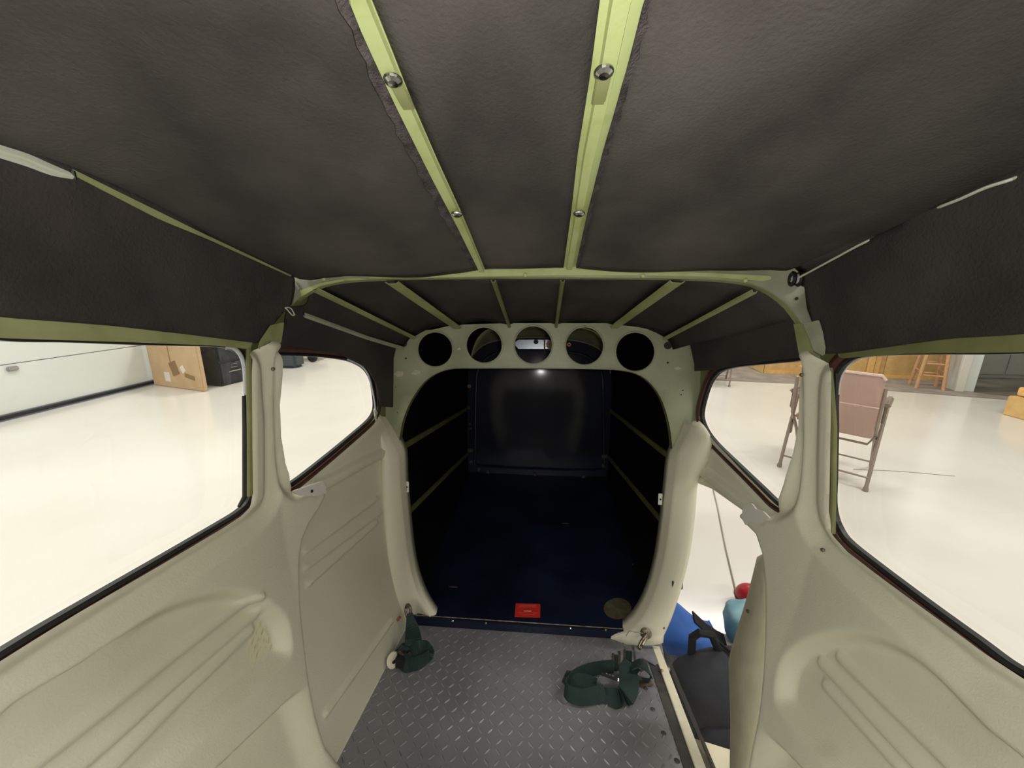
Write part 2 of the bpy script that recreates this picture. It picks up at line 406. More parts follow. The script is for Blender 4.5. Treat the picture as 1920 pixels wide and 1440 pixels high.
# right side of the hangar: plywood wall, concrete apron, post, stool, lumber, cabinet
s1 = g(1340, 713); s2 = g(1500, 720); s3 = g(1920, 752)
ap = [s1+(s1-s2)*2, s2, s3+(s3-s2)*0.8]; ap = [Vector((p.x, p.y, 0.004)) for p in ap]
V = ap+[Vector((11.9, 9.9, .004)), Vector((ap[0].x, 9.9, .004))]
raw('concrete_apron_floor', V+[v-uz*.003 for v in V], [(0, 1, 2, 3, 4)], concrete, world=True, kind='structure', label='grey brown bare concrete strip beyond the white epoxy floor')
V = [Vector((g(1827, 736).x, g(1827, 736).y, .008)), Vector((g(1920, 751).x+.3, g(1920, 751).y, .008)), Vector((11.9, 9.9, .008)), Vector((7.5, 9.9, .008))]
raw('dark_floor', V, [(0, 1, 2, 3)], concrete2, world=True, kind='structure', label='darker concrete floor behind the white door post')
O1, O2 = g(1432, 700), g(1775, 714)
e1 = (O2-O1); e1.z = 0; Lw = e1.length; e1.normalize(); e2 = Vector((-e1.y, e1.x, 0))
ow = empty('plywood_wall', (O1+O2)/2, kind='structure', label='yellow plywood knee wall on the right beyond the chair')
for k in range(3):
    wbox('plywood_sheet', O1+e1*(Lw*(k+.5)/3)+e2*.03+uz*.61, (Lw/3-.012, .03, 1.2), osb, ow, ax=(e1, e2, uz))
wbox('kick_strip', O1+e1*Lw/2+e2*.0+uz*.03, (Lw, .02, .05), pine, ow, ax=(e1, e2, uz))
wbox('end_panel', O1+e2*.62+uz*.61-e1*.02, (.03, 1.2, 1.2), osb, ow, ax=(e1, e2, uz))
q_ = g(1502, 716)
wbox('plywood_block', q_+Vector((.18, .12, .12)), (.3, .16, .24), osb, None, bev=.01, label='low yellow plywood block behind the right cream post', cat='block')
for i, (px, lab) in enumerate([(1626, 'left board of two upright pine boards leaning on the plywood wall'), (1636.5, 'right board of two upright pine boards leaning on the plywood wall')]):
    p0 = g(px, 708); wbox('pine_board', p0+uz*.6-e2*.02, (.085, .04, 1.2), pine, None, bev=.006, ax=(e1, e2, uz), label=lab, cat='board', group='pine boards on the plywood wall')
p0 = g(1647, 706); wbox('red_bar', p0+uz*.46-e2*.01, (.025, .03, .75), mat('faded_red', (170, 70, 50), .6), None, ax=(e1, e2, uz), label='thin red bar beside the two pine boards', cat='bar')
Q1, Q2 = g(1788, 733), g(1826, 735.5); d1 = (Q2-Q1); d1.z = 0; lw = d1.length; d1.normalize(); d2 = Vector((-d1.y, d1.x, 0))
po = empty('white_post', (Q1+Q2)/2, label='white boxed door post right of the wooden stool', cat='post')
wbox('post_core', (Q1+Q2)/2+d2*.13+uz*1.6, (lw, .26, 3.2), doorw, po, bev=.008, ax=(d1, d2, uz))
wbox('post_trim', (Q1+Q2)/2-d2*.012+uz*1.6-d1*lw*.28, (lw*.42, .02, 3.2), wallw, po, bev=.004, ax=(d1, d2, uz))
p0 = g(1880, 712)
cb = empty('grey_cabinet', p0, label='light grey steel cabinet on the dark concrete behind the white post', cat='cabinet')
wbox('cabinet_body', p0+Vector((.1, .45, .6)), (1.2, .7, 1.2), greycab, cb, bev=.01)
for k in (-1, 1): wbox('cabinet_door', p0+Vector((.1+k*.3, .09, .62)), (.57, .02, 1.1), greycab, cb, bev=.006)
p0 = g(1904, 788)
wb = empty('wood_crate', p0, label='tan wooden crate cut off by the right picture edge', cat='crate')
wbox('crate_wall', p0+Vector((.35, .08, .12)), (.5, .3, .24), osb, wb, bev=.01)
wbox('crate_lid', p0+Vector((.38, .08, .3)), (.44, .26, .1), pine, wb, bev=.01)
# bar stool
sa, sb = g(1717, 728), g(1768, 733); sc = (sa+sb)/2; t1 = (sb-sa); t1.z = 0; w_ = t1.length; t1.normalize(); t2 = Vector((-t1.y, t1.x, 0)); sc = sc+t2*w_/2
st = empty('bar_stool', sc, label='wooden bar stool standing by the yellow plywood wall', cat='stool')
MB().lathe(sc+uz*.76, (0, 0, 1), [(.01, -.02), (.16, -.02), (.175, -.005), (.175, .012), (.16, .025), (.01, .025)], 24).done('seat', stoolw, st, world=True)
ft = {}
for i in (-1, 1):
    for j in (-1, 1):
        lo = sc+t1*i*w_/2+t2*j*w_/2; hi = sc+t1*i*.1+t2*j*.1+uz*.75; ft[i, j] = (lo, hi)
        MB().tube([lo, hi], [.022, .024], 8).done('leg', stoolw, st, world=True)
for f_, prs in ((.28, (((-1, -1), (1, -1)), ((-1, 1), (1, 1)))), (.36, (((-1, -1), (-1, 1)), ((1, -1), (1, 1)))), (.52, (((-1, -1), (1, -1)), ((-1, 1), (1, 1))))):
    for a_, b_ in prs:
        MB().tube([ft[a_][0].lerp(ft[a_][1], f_), ft[b_][0].lerp(ft[b_][1], f_)], .013, 6).done('rung', stoolw, st, world=True)

# folding chairs
def chair(name, f1, f2, label):
    M_ = (f1+f2)/2; r = (f2-f1); r.z = 0; w = r.length; r.normalize(); f = Vector((-r.y, r.x, 0)); hw = w/2
    P = lambda a, b, c: M_+r*a+f*b+uz*c
    ch = empty(name, M_+f*.25, label=label, cat='chair', group='mauve padded folding chairs')
    # backrest: leans toward the viewer
    def bk(a, c, b=0): return P(a+.02, -.02-(c-.45)*.22+b, c)
    hb = hw-.05
    o = [bk(x, z, y) for z, y in ((.42, 0), (.42, .035), (.90, .035), (.90, 0)) for x in (-hb, hb)]
    mb = MB(); N = 9; rows = []
    prof = [(.41, .0), (.40, .02), (.42, .04), (.65, .05), (.86, .04), (.885, .02), (.88, 0.), (.86, -.015), (.65, -.022), (.43, -.015)]
    for x, k in ((-hb, .0), (-hb+.012, .8), (-hb+.04, 1), (0, 1), (hb-.04, 1), (hb-.012, .8), (hb, 0.)):
        rows.append([bk(x, .645+(z-.645)*(0.95+.05*k), .012+(y-.012)*max(k, .35)) for z, y in prof])
    V, F = loft(rows, True); F += [tuple(range(len(prof)))[::-1], tuple(len(V)-len(prof)+i for i in range(len(prof)))]
    raw('backrest', V, F, mauve, ch, world=True, smooth=True)
    MB().tube([bk(-hb, .655, -.022), bk(hb, .655, -.022)], .005, 6).done('seam', mauve2, ch, world=True)
    MB().tube([bk(-hb, .86, .0), bk(-hb+.02, .888, .0), bk(hb-.02, .888, .0), bk(hb, .86, .0)], .011, 6).done('piping', mauve2, ch, world=True)
    mb = MB(); mb.box(P(0, .24, .45), (w-.06, .42, .05), (r, f, uz), .018); mb.done('seat', mauve, ch, world=True)
    for s_ in (-1, 1):
        x = s_*hw
        # near legs run from the near foot forward and up under the arm, far legs from the far foot back up to the backrest
        MB().tube([P(x, 0, 0.01), P(x, .09, .30), P(x, .2, .60), P(x, .25, .66)], .0125, 8).done('leg', tube_m, ch, world=True)
        MB().tube([P(x*.92, .56, 0.01), P(x*.92, .25, .30), P(x*.92, -.02, .5), P(x*.92, -.08, .80)], .0125, 8).done('leg', tube_m, ch, world=True)
        MB().box(P(x, .14, .665), (.045, .32, .03), (r, f, uz), .01).done('armrest', tube_m, ch, world=True)
        MB().box(P(x, .07, .60), (.02, .13, .17), (r, f, uz), .012).done('arm_bracket', tube_m, ch, world=True)
        MB().box(P(x*.97, .12, .33), (.02, .05, .11), (r, f, uz), .008).done('hinge', tube_m, ch, world=True)
        MB().lathe(P(x, 0, 0), (0, 0, 1), [(.016, 0), (.018, .005), (.016, .03)], 10).done('foot_cap', tube_m, ch, world=True)
    MB().tube([P(-hw, .02, .1), P(hw, .02, .1)], .008, 6).done('crossbar', tube_m, ch, world=True)
    MB().tube([P(-hw*.92, .50, .07), P(hw*.92, .50, .07)], .008, 6).done('crossbar', tube_m, ch, world=True)
    MB().tube([P(-hw*.92, .1, .4), P(-hw*.8, .1, .33), P(hw*.8, .1, .33), P(hw*.92, .1, .4)], .009, 6).done('seat_support', tube_m, ch, world=True)
    return ch
chair('folding_chair', g(1461, 875), g(1622, 921), 'mauve padded folding chair seen from behind through the right windows')
f2 = g(1367, 725); f1 = f2+Vector((-.5, .2, 0))
chair('folding_chair', f1, f2, 'far folding chair, only one leg showing in the right rear window')

# bags on the hangar floor beside the baggage door
def blob(name, c, e, m, parent, ax=None, pw=3.0, n=20, noise=.0, seed=0):
    ax = ax or (Vector((1, 0, 0)), Vector((0, 1, 0)), uz); rnd = random.Random(seed); ph = [rnd.uniform(0, 6) for _ in range(6)]
    V = []; F = []; c = Vector(c)
    sg = lambda v, p_: math.copysign(abs(v)**p_, v)
    for i in range(n+1):
        a = -math.pi/2+math.pi*i/n
        for j in range(2*n):
            b_ = math.pi*j/n; p_ = 2/pw
            x = sg(math.cos(a), p_)*sg(math.cos(b_), p_); y = sg(math.cos(a), p_)*sg(math.sin(b_), p_); z = sg(math.sin(a), p_)
            k = 1+noise*(math.sin(3*x+4*z+ph[0])+math.sin(5*y-4*x+ph[1])+.6*math.sin(9*z+6*x+ph[2]))
            V.append(c+ax[0]*x*e[0]/2*k+ax[1]*y*e[1]/2*k+ax[2]*z*e[2]/2*k)
    for i in range(n):
        for j in range(2*n): F.append((i*2*n+j, i*2*n+(j+1) % (2*n), (i+1)*2*n+(j+1) % (2*n), (i+1)*2*n+j))
    return raw(name, V, F, m, parent, world=True, smooth=True)
bp = empty('backpack', (.72, 1.15, 0), label='charcoal backpack standing on the floor just outside the baggage door', cat='backpack')
pa = (Vector((1, .1, 0)).normalized(), Vector((-.1, 1, 0)).normalized(), uz)
blob('pack_body', (.74, 1.03, .15), (.58, .21, .30), packm, bp, pa, 3.2, 24, .015, 3)
blob('front_pocket', (.66, .94, .1), (.3, .1, .17), packm, bp, pa, 3.5, 16, .02, 5)
MB().tube([(.53, 1.07, .27), (.53, 1.08, .325), (.55, 1.08, .345), (.59, 1.08, .34), (.62, 1.07, .28)], .013, 8).done('top_handle', packd, bp, world=True)
zp = crom([(.62, 1.10, .298), (.66, 1.02, .304), (.69, .96, .27), (.69, .925, .2), (.69, .915, .12)], n=5)
MB().tube(zp, .005, 6).done('zipper', packd, bp, world=True)
for k in range(4): wbox('buckle_loop', (.60+.022*k, .886+.002*k, .12), (.009, .02, .06), packd, bp, bev=.003)
bb = empty('blue_bag', g(1300, 1170), label='bright blue nylon bag behind the charcoal backpack', cat='bag')
rows = []
for x_, h_ in ((.34, .16), (.42, .24), (.50, .26), (.58, .215), (.66, .13), (.74, .055), (.79, .012)):
    rows.append([(x_, 1.24, .004), (x_, 1.25, h_*.6), (x_+.005, 1.32, h_*.95), (x_, 1.39, h_), (x_, 1.47, h_*.55), (x_, 1.49, .004)])
V, F = loft(rows, True); F += [tuple(range(6)), tuple(36+k for k in range(6))[::-1]]
bbo = raw('bag_body', V, F, bluem, bb, world=True, smooth=True); md = bbo.modifiers.new('b', 'SUBSURF'); md.levels = 2; md.render_levels = 2
MB().ribbon([(.66, 1.36, .138), (.72, 1.36, .08), (.77, 1.36, .045), (.80, 1.36, .03)], .05, .006, [(0, 1, .3)]*4).done('strap', packd, bb, world=True)
pb = empty('cloth_bag', g(1385, 1195), label='pale blue cloth bag right behind the backpack', cat='bag')
cc = Vector((.945, 1.40, 0)); blob('bag_body', cc+Vector((-.01, 0, .085)), (.26, .19, .17), lblue, pb, None, 2.4, 18, .04, 8)
MB().tube([cc+Vector((.0, 0, .14)), cc+Vector((.02, 0, .17)), cc+Vector((.05, 0, .14))], .006, 6).done('tie', lblue, pb, world=True)
cc = Vector((1.0, 1.575, 0)); rb = empty('red_ball', cc, label='shiny red ball beyond the pale blue cloth bag', cat='ball')
blob('shell', cc+Vector((.0, .0, .06)), (.12, .12, .12), redc, rb, None, 2.0, 14)
MB().tube([cc+Vector((.06*math.cos(a_), .06*math.sin(a_), .06)) for a_ in np.linspace(0, 2*math.pi, 20, endpoint=False)], .003, 6, closed=True).done('seam', rubber, rb, world=True)
MB().tube([g(1334, 905, .004), g(1345, 950, .004), g(1361, 1030, .004), g(1380, 1110, .004), g(1391, 1150, .004)], .004, 6).done('floor_cord', concrete, None, world=True, label='thin grey cord lying across the white floor outside the baggage door', cat='cord')


# ================================================================== CABIN SHELL
# ---- traced outlines, one list per side
GL = {(-1, 'front'): [(0, 637), (120, 640), (250, 645), (400, 649), (430, 655), (447, 668), (456, 690), (459, 740), (463, 790), (463, 925), (456, 943), (440, 958), (420, 971), (300, 1041), (150, 1127), (0, 1215), (0.1, -.335), (-.15, -.375), (-.2, -.3), (-.2, 0), (-.15, .035), (.1, .035)],
      (1, 'front'): [(1920, 662), (1800, 663), (1700, 664), (1640, 667), (1610, 673), (1588, 688), (1576, 710), (1572, 750), (1569, 940), (1576, 978), (1595, 1010), (1650, 1055), (1750, 1130), (1850, 1202), (1920, 1252), (.2, -.3), (-.15, -.36), (-.2, -.3), (-.2, 0), (-.15, .04), (.2, .037)],
      (-1, 'rear'): [(505, 668), (528, 666), (570, 667), (620, 671), (655, 678), (680, 692), (692, 712), (698, 745), (698, 768), (688, 786), (655, 815), (600, 860), (548, 900), (525, 910), (508, 890), (500, 800), (500, 690)],
      (1, 'rear'): [(1515, 676), (1497, 677), (1430, 683), (1385, 688), (1355, 697), (1338, 716), (1326, 750), (1321, 780), (1330, 806), (1350, 832), (1400, 880), (1440, 918), (1465, 941), (1490, 950), (1512, 930), (1522, 850), (1522, 700)]}
WIN = {k: WP(v, k[0], -.018, True, 4) for k, v in GL.items()}

def offset(P, d):
    P = [np.array(p[:2], float) for p in P]; N = len(P); A = sum(P[i][0]*P[(i+1) % N][1]-P[(i+1) % N][0]*P[i][1] for i in range(N)); sg = 1 if A > 0 else -1; out = []
    for i in range(N):
        t = P[(i+1) % N]-P[i-1]; l = np.linalg.norm(t)+1e-12; out.append(P[i]+np.array([t[1], -t[0]])/l*d*sg)
    return out
def ringstrip(P, s, prof, name, m, parent, **k):
    """sweep a profile of (in-plane offset, height toward the cabin) along a closed window outline"""
    rows = []
    for d, h in prof:
        q = offset(P, d); rows.append([(s*(X(y, z, s)-h), y, z) for y, z in q])
    V, F = loft(rows, True); return raw(name, V, F, m, parent, smooth=False, **k)

# front lining outlines
LIN = {-1: [(-.2, -.8), (-.2, -.40), (0, -.365), (0, 1240), (150, 1148), (300, 1063), (425, 989), (455, 968), (467, 948), (471, 925), (470, 800), (469, 700), (471, 664), (482, 657), (496, 645), (508, 639), (519, 641), (526, 650), (528, 665), (527, 700), (524, 760), (526, 820), (532, 870), (540, 902), (550, 920), (568, 929), (590, 930), (612, 924), (600, 950), (580, 980), (567, 1010), (561, 1050), (562, 1120), (569, 1200), (577, 1270), (590, 1340), (608, 1400), (.71, -.8)],
       1: [(-.2, -.8), (-.2, -.39), (.2, -.325), (1920, 1278), (1750, 1156), (1650, 1086), (1580, 1034), (1562, 1005), (1558, 960), (1561, 800), (1562, 696), (1545, 681), (1527, 664), (1515, 657), (1503, 658), (1497, 668), (1497, 740), (1496, 800), (1491, 850), (1480, 905), (1465, 945), (1450, 966), (1432, 979), (1416, 972), (1400, 962), (1394, 968), (1402, 986), (1418, 1002), (1430, 1040), (1435, 1090), (1436, 1160), (1433, 1250), (1424, 1340), (1405, 1430), (.66, -.8)]}
def lin_pt(p, s):
    if max(abs(p[0]), abs(p[1])) <= 3: return p
    deep = (p[0] >= 558 and p[1] >= 924) if s < 0 else (p[0] <= 1436 and p[1] >= 976)
    wside = (p[0] <= 473 and p[1] > 660) if s < 0 else (p[0] >= 1557 and p[1] > 690)
    return hit(p[0], p[1], s, .022 if deep else .019 if wside else .012)
LPOLY = {s: [lin_pt(p, s) for p in LIN[s]] for s in (-1, 1)}
REAR = {-1: [(530, 915), (548, 913), (600, 871), (655, 825), (688, 797), (700, 780), (1.08, -.12), (1.15, -.2), (1.15, -.8), (.6, -.8), (.62, -.3)],
        1: [(1283, 788), (1312, 789), (1345, 829), (1400, 887), (1445, 932), (1470, 955), (1462, 985), (1430, 990), (1397, 957), (1340, 917), (1307, 904), (1290, 900)]}
RPOLY = {s: WP(REAR[s], s, -.004) for s in (-1, 1)}
POCKET = {-1: [(-.2, -.47), (.1, -.44), (0, 1342), (160, 1236), (310, 1137), (375, 1113), (440, 1103), (485, 1115), (520, 1140), (540, 1170), (545, 1225), (515, 1262), (420, 1345), (330, 1432), (.4, -.518), (.2, -.505), (-.2, -.49)],
          1: [(-.2, -.45), (.2, -.40), (1920, 1420), (1850, 1360), (1740, 1245), (1660, 1195), (1590, 1180), (1530, 1190), (1485, 1215), (1462, 1250), (1455, 1310), (1475, 1350), (1520, 1405), (1550, 1435), (.5, -.568), (.3, -.555), (-.2, -.54)]}
RIBS = {-1: [((468, 1120), (60, 1430)), ((478, 1152), (150, 1430)), ((470, 1182), (200, 1440))],
        1: [((1575, 1232), (1790, 1440)), ((1540, 1242), (1725, 1440)), ((1549, 1285), (1690, 1440))]}
RRIBS = {-1: [((570, 1033), (703, 936)), ((570, 1064), (712, 960)), ((576, 1093), (704, 980)), ((608, 1337), (733, 1163))], 1: []}
def front_h(s):
    pk = crom(WP(POCKET[s], s, .023), True, 5); lin_ = LPOLY[s]; wf = offset(WIN[s, 'front'], .012); wr = offset(WIN[s, 'rear'], .012)
    ribs = [[hit(*a, s, .004), hit(*b, s, .004)] for a, b in RIBS[s]]
    ribs = [[r[0], tuple(np.array(r[0])+(np.array(r[1])-np.array(r[0]))*1.8)] for r in ribs]
    low = WP([(545, 1285), (375, 1440)] if s < 0 else [(1460, 1370), (1530, 1440)], s); low = [low[0], tuple(np.array(low[0])+(np.array(low[1])-np.array(low[0]))*2.2)]
    def h(y, z):
        y = np.asarray(y); z = np.asarray(z)
        df = np.abs(sdf_poly(y, z, wf)); dr = np.abs(sdf_poly(y, z, wr))
        de = -sdf_poly(y, z, lin_)
        H_ = .004+.004*sstep(0, .005, de)+.018*np.minimum(np.clip(df/.026, 0, 1), np.clip(dr/.020, 0, 1))*sstep(.064, .035, z)
        sp_ = sdf_poly(y, z, pk); wide = sstep(.40, .5, y)
        H_ -= .020*sstep(.001, -.008, sp_)*(1-wide)+.024*sstep(.001, -.022, sp_)*wide
        for r in ribs: H_ += .0065*sstep(.010, .004, dline(y, z, r))
        dl = dline(y, z, low); e = np.array(low[1])-np.array(low[0]); n_ = np.array([-e[1], e[0]])/np.linalg.norm(e)
        sd = (y-low[0][0])*n_[0]+(z-low[0][1])*n_[1]; sd = sd if n_[1] < 0 else -sd
        H_ -= .02*sstep(-.003, .009, sd)*sstep(low[0][0]+.01, low[0][0]-.05, y)*(sdf_poly(y, z, pk) > 0)
        return H_
    return h
def rear_h(s):
    wr = offset(WIN[s, 'rear'], .012); rail = WP([(585, 915), (618, 900), (680, 866), (722, 846), (760, 840)] if s < 0 else [(1270, 858), (1300, 868), (1360, 915), (1420, 960), (1440, 975)], s)
    ribs = [[hit(*a, s), hit(*b, s)] for a, b in RRIBS[s]]
    def h(y, z):
        d = np.abs(sdf_poly(y, z, wr)); H_ = .010*sstep(0, .012, d)
        H_ += .014*sstep(.018, .008, dline(y, z, rail))
        for r in ribs: H_ += .007*sstep(.008, .0025, dline(y, z, r))
        return H_-.002
    return h

# ---- cabin side walls
def side(s):
    nm = 'left' if s < 0 else 'right'
    c0 = Vector((s*.53, .3, H-.2))
    R = empty('cabin_wall_'+nm, W((s*.5, .4, -.8)), kind='structure', label='cream plastic lined cabin side on the %s with two rounded windows' % nm)
    V, F = clipgrid(LPOLY[s], [], .0045, wpos(s), front_h(s))
    raw('door_lining', V, F, cream, R, smooth=True, label='moulded cream panel with a window post and ribbed pocket')
    V, F = clipgrid(RPOLY[s], [], .0045, wpos(s, -.006), rear_h(s))
    raw('rear_lining', V, F, cream, R, smooth=True)
    # metal structure around the windows
    out = [(-.2, -.45), (.62, -.34), (.70, -.36), (1.175, -.2), (1.175, .0), (1.175, .17), (.72, .17), (-.2, .17)]
    V, F = clipgrid(out, [offset(WIN[s, 'front'], .003), offset(WIN[s, 'rear'], .003)], .01, wpos(s, -.018))
    raw('window_structure', V, F, olived, R, solid=.002, label='olive primed metal around the windows')
    for k, part in enumerate(('front', 'rear')):
        P = WIN[s, part]; num = {(-1, 'front'): 1, (-1, 'rear'): 2, (1, 'rear'): 3, (1, 'front'): 4}[s, part]
        c = np.mean(np.array(P), 0)
        Wn = empty('window_%d' % num, W((s*X(c[0], c[1], s), c[0], c[1]-.1)), kind='structure', label='rounded %s %s cabin window with brown frame and black gasket' % (nm, part))
        ringstrip(P, s, [(.020, -.014), (.020, -.004), (.012, -.0015), (.006, -.005), (.006, -.014)], 'window_frame', brown, Wn)
        ringstrip(P, s, [(.007, -.013), (.004, -.008), (-.001, -.010), (-.0015, -.018)], 'gasket', rubber, Wn)
        V = [(s*(X(y, z, s)+.024), y, z) for y, z in P]; n_ = len(V); cy, cz = c
        V.append((s*(X(cy, cz, s)+.03), cy, cz)); F = [(i, (i+1) % n_, n_) for i in range(n_)]
        raw('pane', V, F, glass, Wn)
    return R
WL, WR = side(-1), side(1)
# brown corner plates and white sealant bead
for s, R, pts, seal in ((-1, WL, [(425, 652), (470, 657), (470, 760), (452, 760), (430, 660)], [(425, 650), (440, 654), (452, 668), (458, 690), (460, 720), (461, 740)]),
                  (1, WR, [(1615, 668), (1563, 672), (1561, 790), (1574, 790), (1590, 690)], [(1640, 668), (1610, 673), (1590, 687), (1577, 709), (1573, 740)])):
    V = [tuple(wp3(a, b, s, -.012)) for a, b in pts]
    hole = offset(WIN[s, 'front'], .004)
    V, F = clipgrid(WP(pts, s, -.012), [hole], .004, wpos(s, -.012)); raw('corner_plate', V, F, brown, R)
    MB().tube(crom([tuple(wp3(a, b, s, -.008)) for a, b in seal], n=4), .0035 if s < 0 else .0012, 6).done('sealant_bead', sealant, R)
for s, R, pts in ((-1, WL, [(652, 674), (675, 684), (690, 702), (700, 740), (704, 768), (706, 790)]),):
    MB().tube(crom([tuple(wp3(a, b, s, -.004)) for a, b in pts], n=4), .0022, 6).done('sealant_bead', sealant, R)
# green channel beside the front window, black weatherstrip
for s, R, pts, w2 in ((-1, WL, [(466, 652), (466, 700), (468, 800), (468, 930)], .004), (1, WR, [(1556, 690), (1564, 800), (1563, 900), (1561, 1000)], .003)):
    MB().tube([tuple(wp3(a, b, s, .0)) for a, b in pts], .0045, 8).done('door_channel', olived, R)
for s, R, pts in ((-1, WL, [(457, 742), (460, 800), (460, 930), (448, 950)]), (1, WR, [(1568, 700), (1567, 800), (1565, 900), (1564, 980)])):
    MB().tube([tuple(wp3(a, b, s, -.01)) for a, b in pts], [.003, .005, .005, .003], 8).done('weatherstrip', rubber, R)
# white catch brackets with a hole, screws in posts
for s, R, o_, hpx in ((-1, WL, [(548, 921), (575, 912), (606, 902), (611, 912), (612, 925), (590, 930), (566, 930)], (585, 921)), (1, WR, [(1395, 950), (1412, 944), (1420, 955), (1435, 960), (1446, 972), (1432, 981), (1412, 979), (1400, 985), (1394, 972)], (1403, 973))):
    V, F = clipgrid(WP(o_, s, .022), [], .004, wpos(s, .022)); raw('catch_bracket', V, F, wallw, R, solid=.004, label='white metal bracket with one hole')
    MB().lathe(wp3(*hpx, s, .024), (s, 0, 0), [(.0035, -.001), (.0035, .001)], 10).done('bracket_hole', rubber, R)
for s, R, q in ((-1, WL, (511, 692)), (1, WR, (1504, 703)), (1, WR, (1544, 1031))):
    MB().lathe(wp3(*q, s, .024), (-s, -.3, 0), [(.0035, 0), (.0035, .003), (.002, .0045)], 10).done('screw', steeld, R)

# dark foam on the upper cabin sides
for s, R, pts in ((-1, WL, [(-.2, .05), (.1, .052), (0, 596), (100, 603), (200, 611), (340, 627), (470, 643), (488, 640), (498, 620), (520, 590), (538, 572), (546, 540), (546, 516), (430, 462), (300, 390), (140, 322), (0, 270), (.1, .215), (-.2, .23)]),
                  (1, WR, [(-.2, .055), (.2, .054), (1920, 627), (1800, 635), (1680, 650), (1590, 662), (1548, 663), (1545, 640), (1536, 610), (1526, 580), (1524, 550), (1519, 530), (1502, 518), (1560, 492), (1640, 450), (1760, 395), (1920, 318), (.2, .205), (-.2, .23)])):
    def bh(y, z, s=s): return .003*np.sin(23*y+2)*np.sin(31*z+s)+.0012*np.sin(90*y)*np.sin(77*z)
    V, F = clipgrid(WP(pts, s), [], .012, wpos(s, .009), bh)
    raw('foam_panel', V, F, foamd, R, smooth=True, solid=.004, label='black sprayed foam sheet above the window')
    pts2 = [hit(px, py, s) for px, py in ([(0, 606), (200, 620), (470, 652)] if s < 0 else [(1920, 640), (1700, 655), (1575, 668)])]
    V, F = clipgrid([(-.2, .035), (.1, .036)]+WP([(0, 634), (250, 642), (400, 648), (470, 655)] if s < 0 else [(1920, 660), (1700, 663), (1575, 672)], s)+[pts2[2], (pts2[2][0], pts2[2][1]+.02), (-.2, .08)], [], .01, wpos(s, .002))
    raw('window_header', V, F, olive if s < 0 else olived, R, solid=.002, label='olive primed strip over the window')

# ---- cabin ceiling, forward bay
CE = empty('cabin_ceiling', W((0, .4, .2)), kind='structure', label='low cabin ceiling of black foam sheets between olive stringers')
LS_L = [(648, -60), (650, 0), (695, 100), (740, 195), (805, 325), (855, 420), (897, 505)]
LS_R = [(672, -60), (697, 0), (733, 90), (768, 180), (820, 300), (868, 405), (909, 505)]
RS_L = [(1133, -60), (1125, 0), (1107, 140), (1083, 290), (1071, 400), (1057, 500)]
RS_R = [(1236, -60), (1212, 0), (1178, 130), (1131, 290), (1103, 400), (1081, 500)]
def edge_c(pts, dz=0.0): return [onceil(a, b, dz) for a, b in pts]
def edge_x(pts):
    E_ = edge_c(pts); ys = [p[1] for p in E_]; xs = [p[0] for p in E_]; o = np.argsort(ys); return lambda y: float(np.interp(y, np.array(ys)[o], np.array(xs)[o]))
exLL, exLR, exRL, exRR = map(edge_x, (LS_L, LS_R, RS_L, RS_R))
def seamx(s):
    pts = [(-300, 180), (0, 285), (140, 328), (300, 396), (430, 465), (545, 517)] if s < 0 else [(2100, 250), (1920, 325), (1760, 395), (1640, 450), (1560, 490), (1500, 518)]
    E_ = []
    for a, b in pts:
        y, z = hit(a, b, s); E_.append((X(y, z, s)*s, y, z))
    E_.sort(key=lambda p: p[1]); ys = [p[1] for p in E_]
    return (lambda y: float(np.interp(y, ys, [p[0] for p in E_])), lambda y: float(np.interp(y, ys, [p[2] for p in E_])))
sLx, sLz = seamx(-1); sRx, sRz = seamx(1)
ysv = np.linspace(-.25, D1-.012, 46)
CE_END = [(545, 517), (562, 538), (580, 538), (600, 532), (650, 524), (700, 521), (800, 518), (870, 512), (905, 505), (1060, 502), (1200, 507), (1330, 513), (1440, 520), (1470, 528), (1485, 528), (1503, 521)]
_ce = [at(a, b, D1-.012) for a, b in CE_END]
def dz_end(x, y):
    z = float(np.interp(x, [p[0] for p in _ce], [p[2] for p in _ce])); t = min(max((y-.45)/(D1-.012-.45), 0), 1)
    return (z-ceil_z(x, D1-.012))*t*t
def cpos(fx, fz, gx, gz, y, n, ph):
    out = []
    x0, x1 = fx(y), gx(y)
    for i in range(n+1):
        t = i/n; x = x0+(x1-x0)*t; z = ceil_z(x, y)+dz_end(x, y)*((min(1, t*14) if fz else 1)*(min(1, (1-t)*30) if gz else 1))
        if fz is not None: z += (fz(y)-ceil_z(x0, y))*(1-t)**3
        if gz is not None: z += (gz(y)-ceil_z(x1, y))*t**3
        w = math.sin(t*math.pi)**.5
        z += w*(.004*math.sin(9*y+ph+3*x)+.0025*math.sin(21*x+13*y+ph))
        out.append((x, y, z))
    return out
for fx, fz, gx, gz, n, ph in ((sLx, sLz, lambda y: exLL(y), None, 30, 0), (exLR, None, exRL, None, 14, 2), (exRR, None, sRx, sRz, 30, 4)):
    V, F = loft([cpos(fx, fz, gx, gz, y, n, ph) for y in ysv])
    raw('foam_panel', V, F, foam, CE, smooth=True, solid=.006, off=1)
raw('roof_skin', [(-.6, -.3, .36), (.6, -.3, .36), (.6, D2+.1, .21), (-.6, D2+.1, .21)], [(0, 1, 2, 3)], olived, CE, solid=.004)
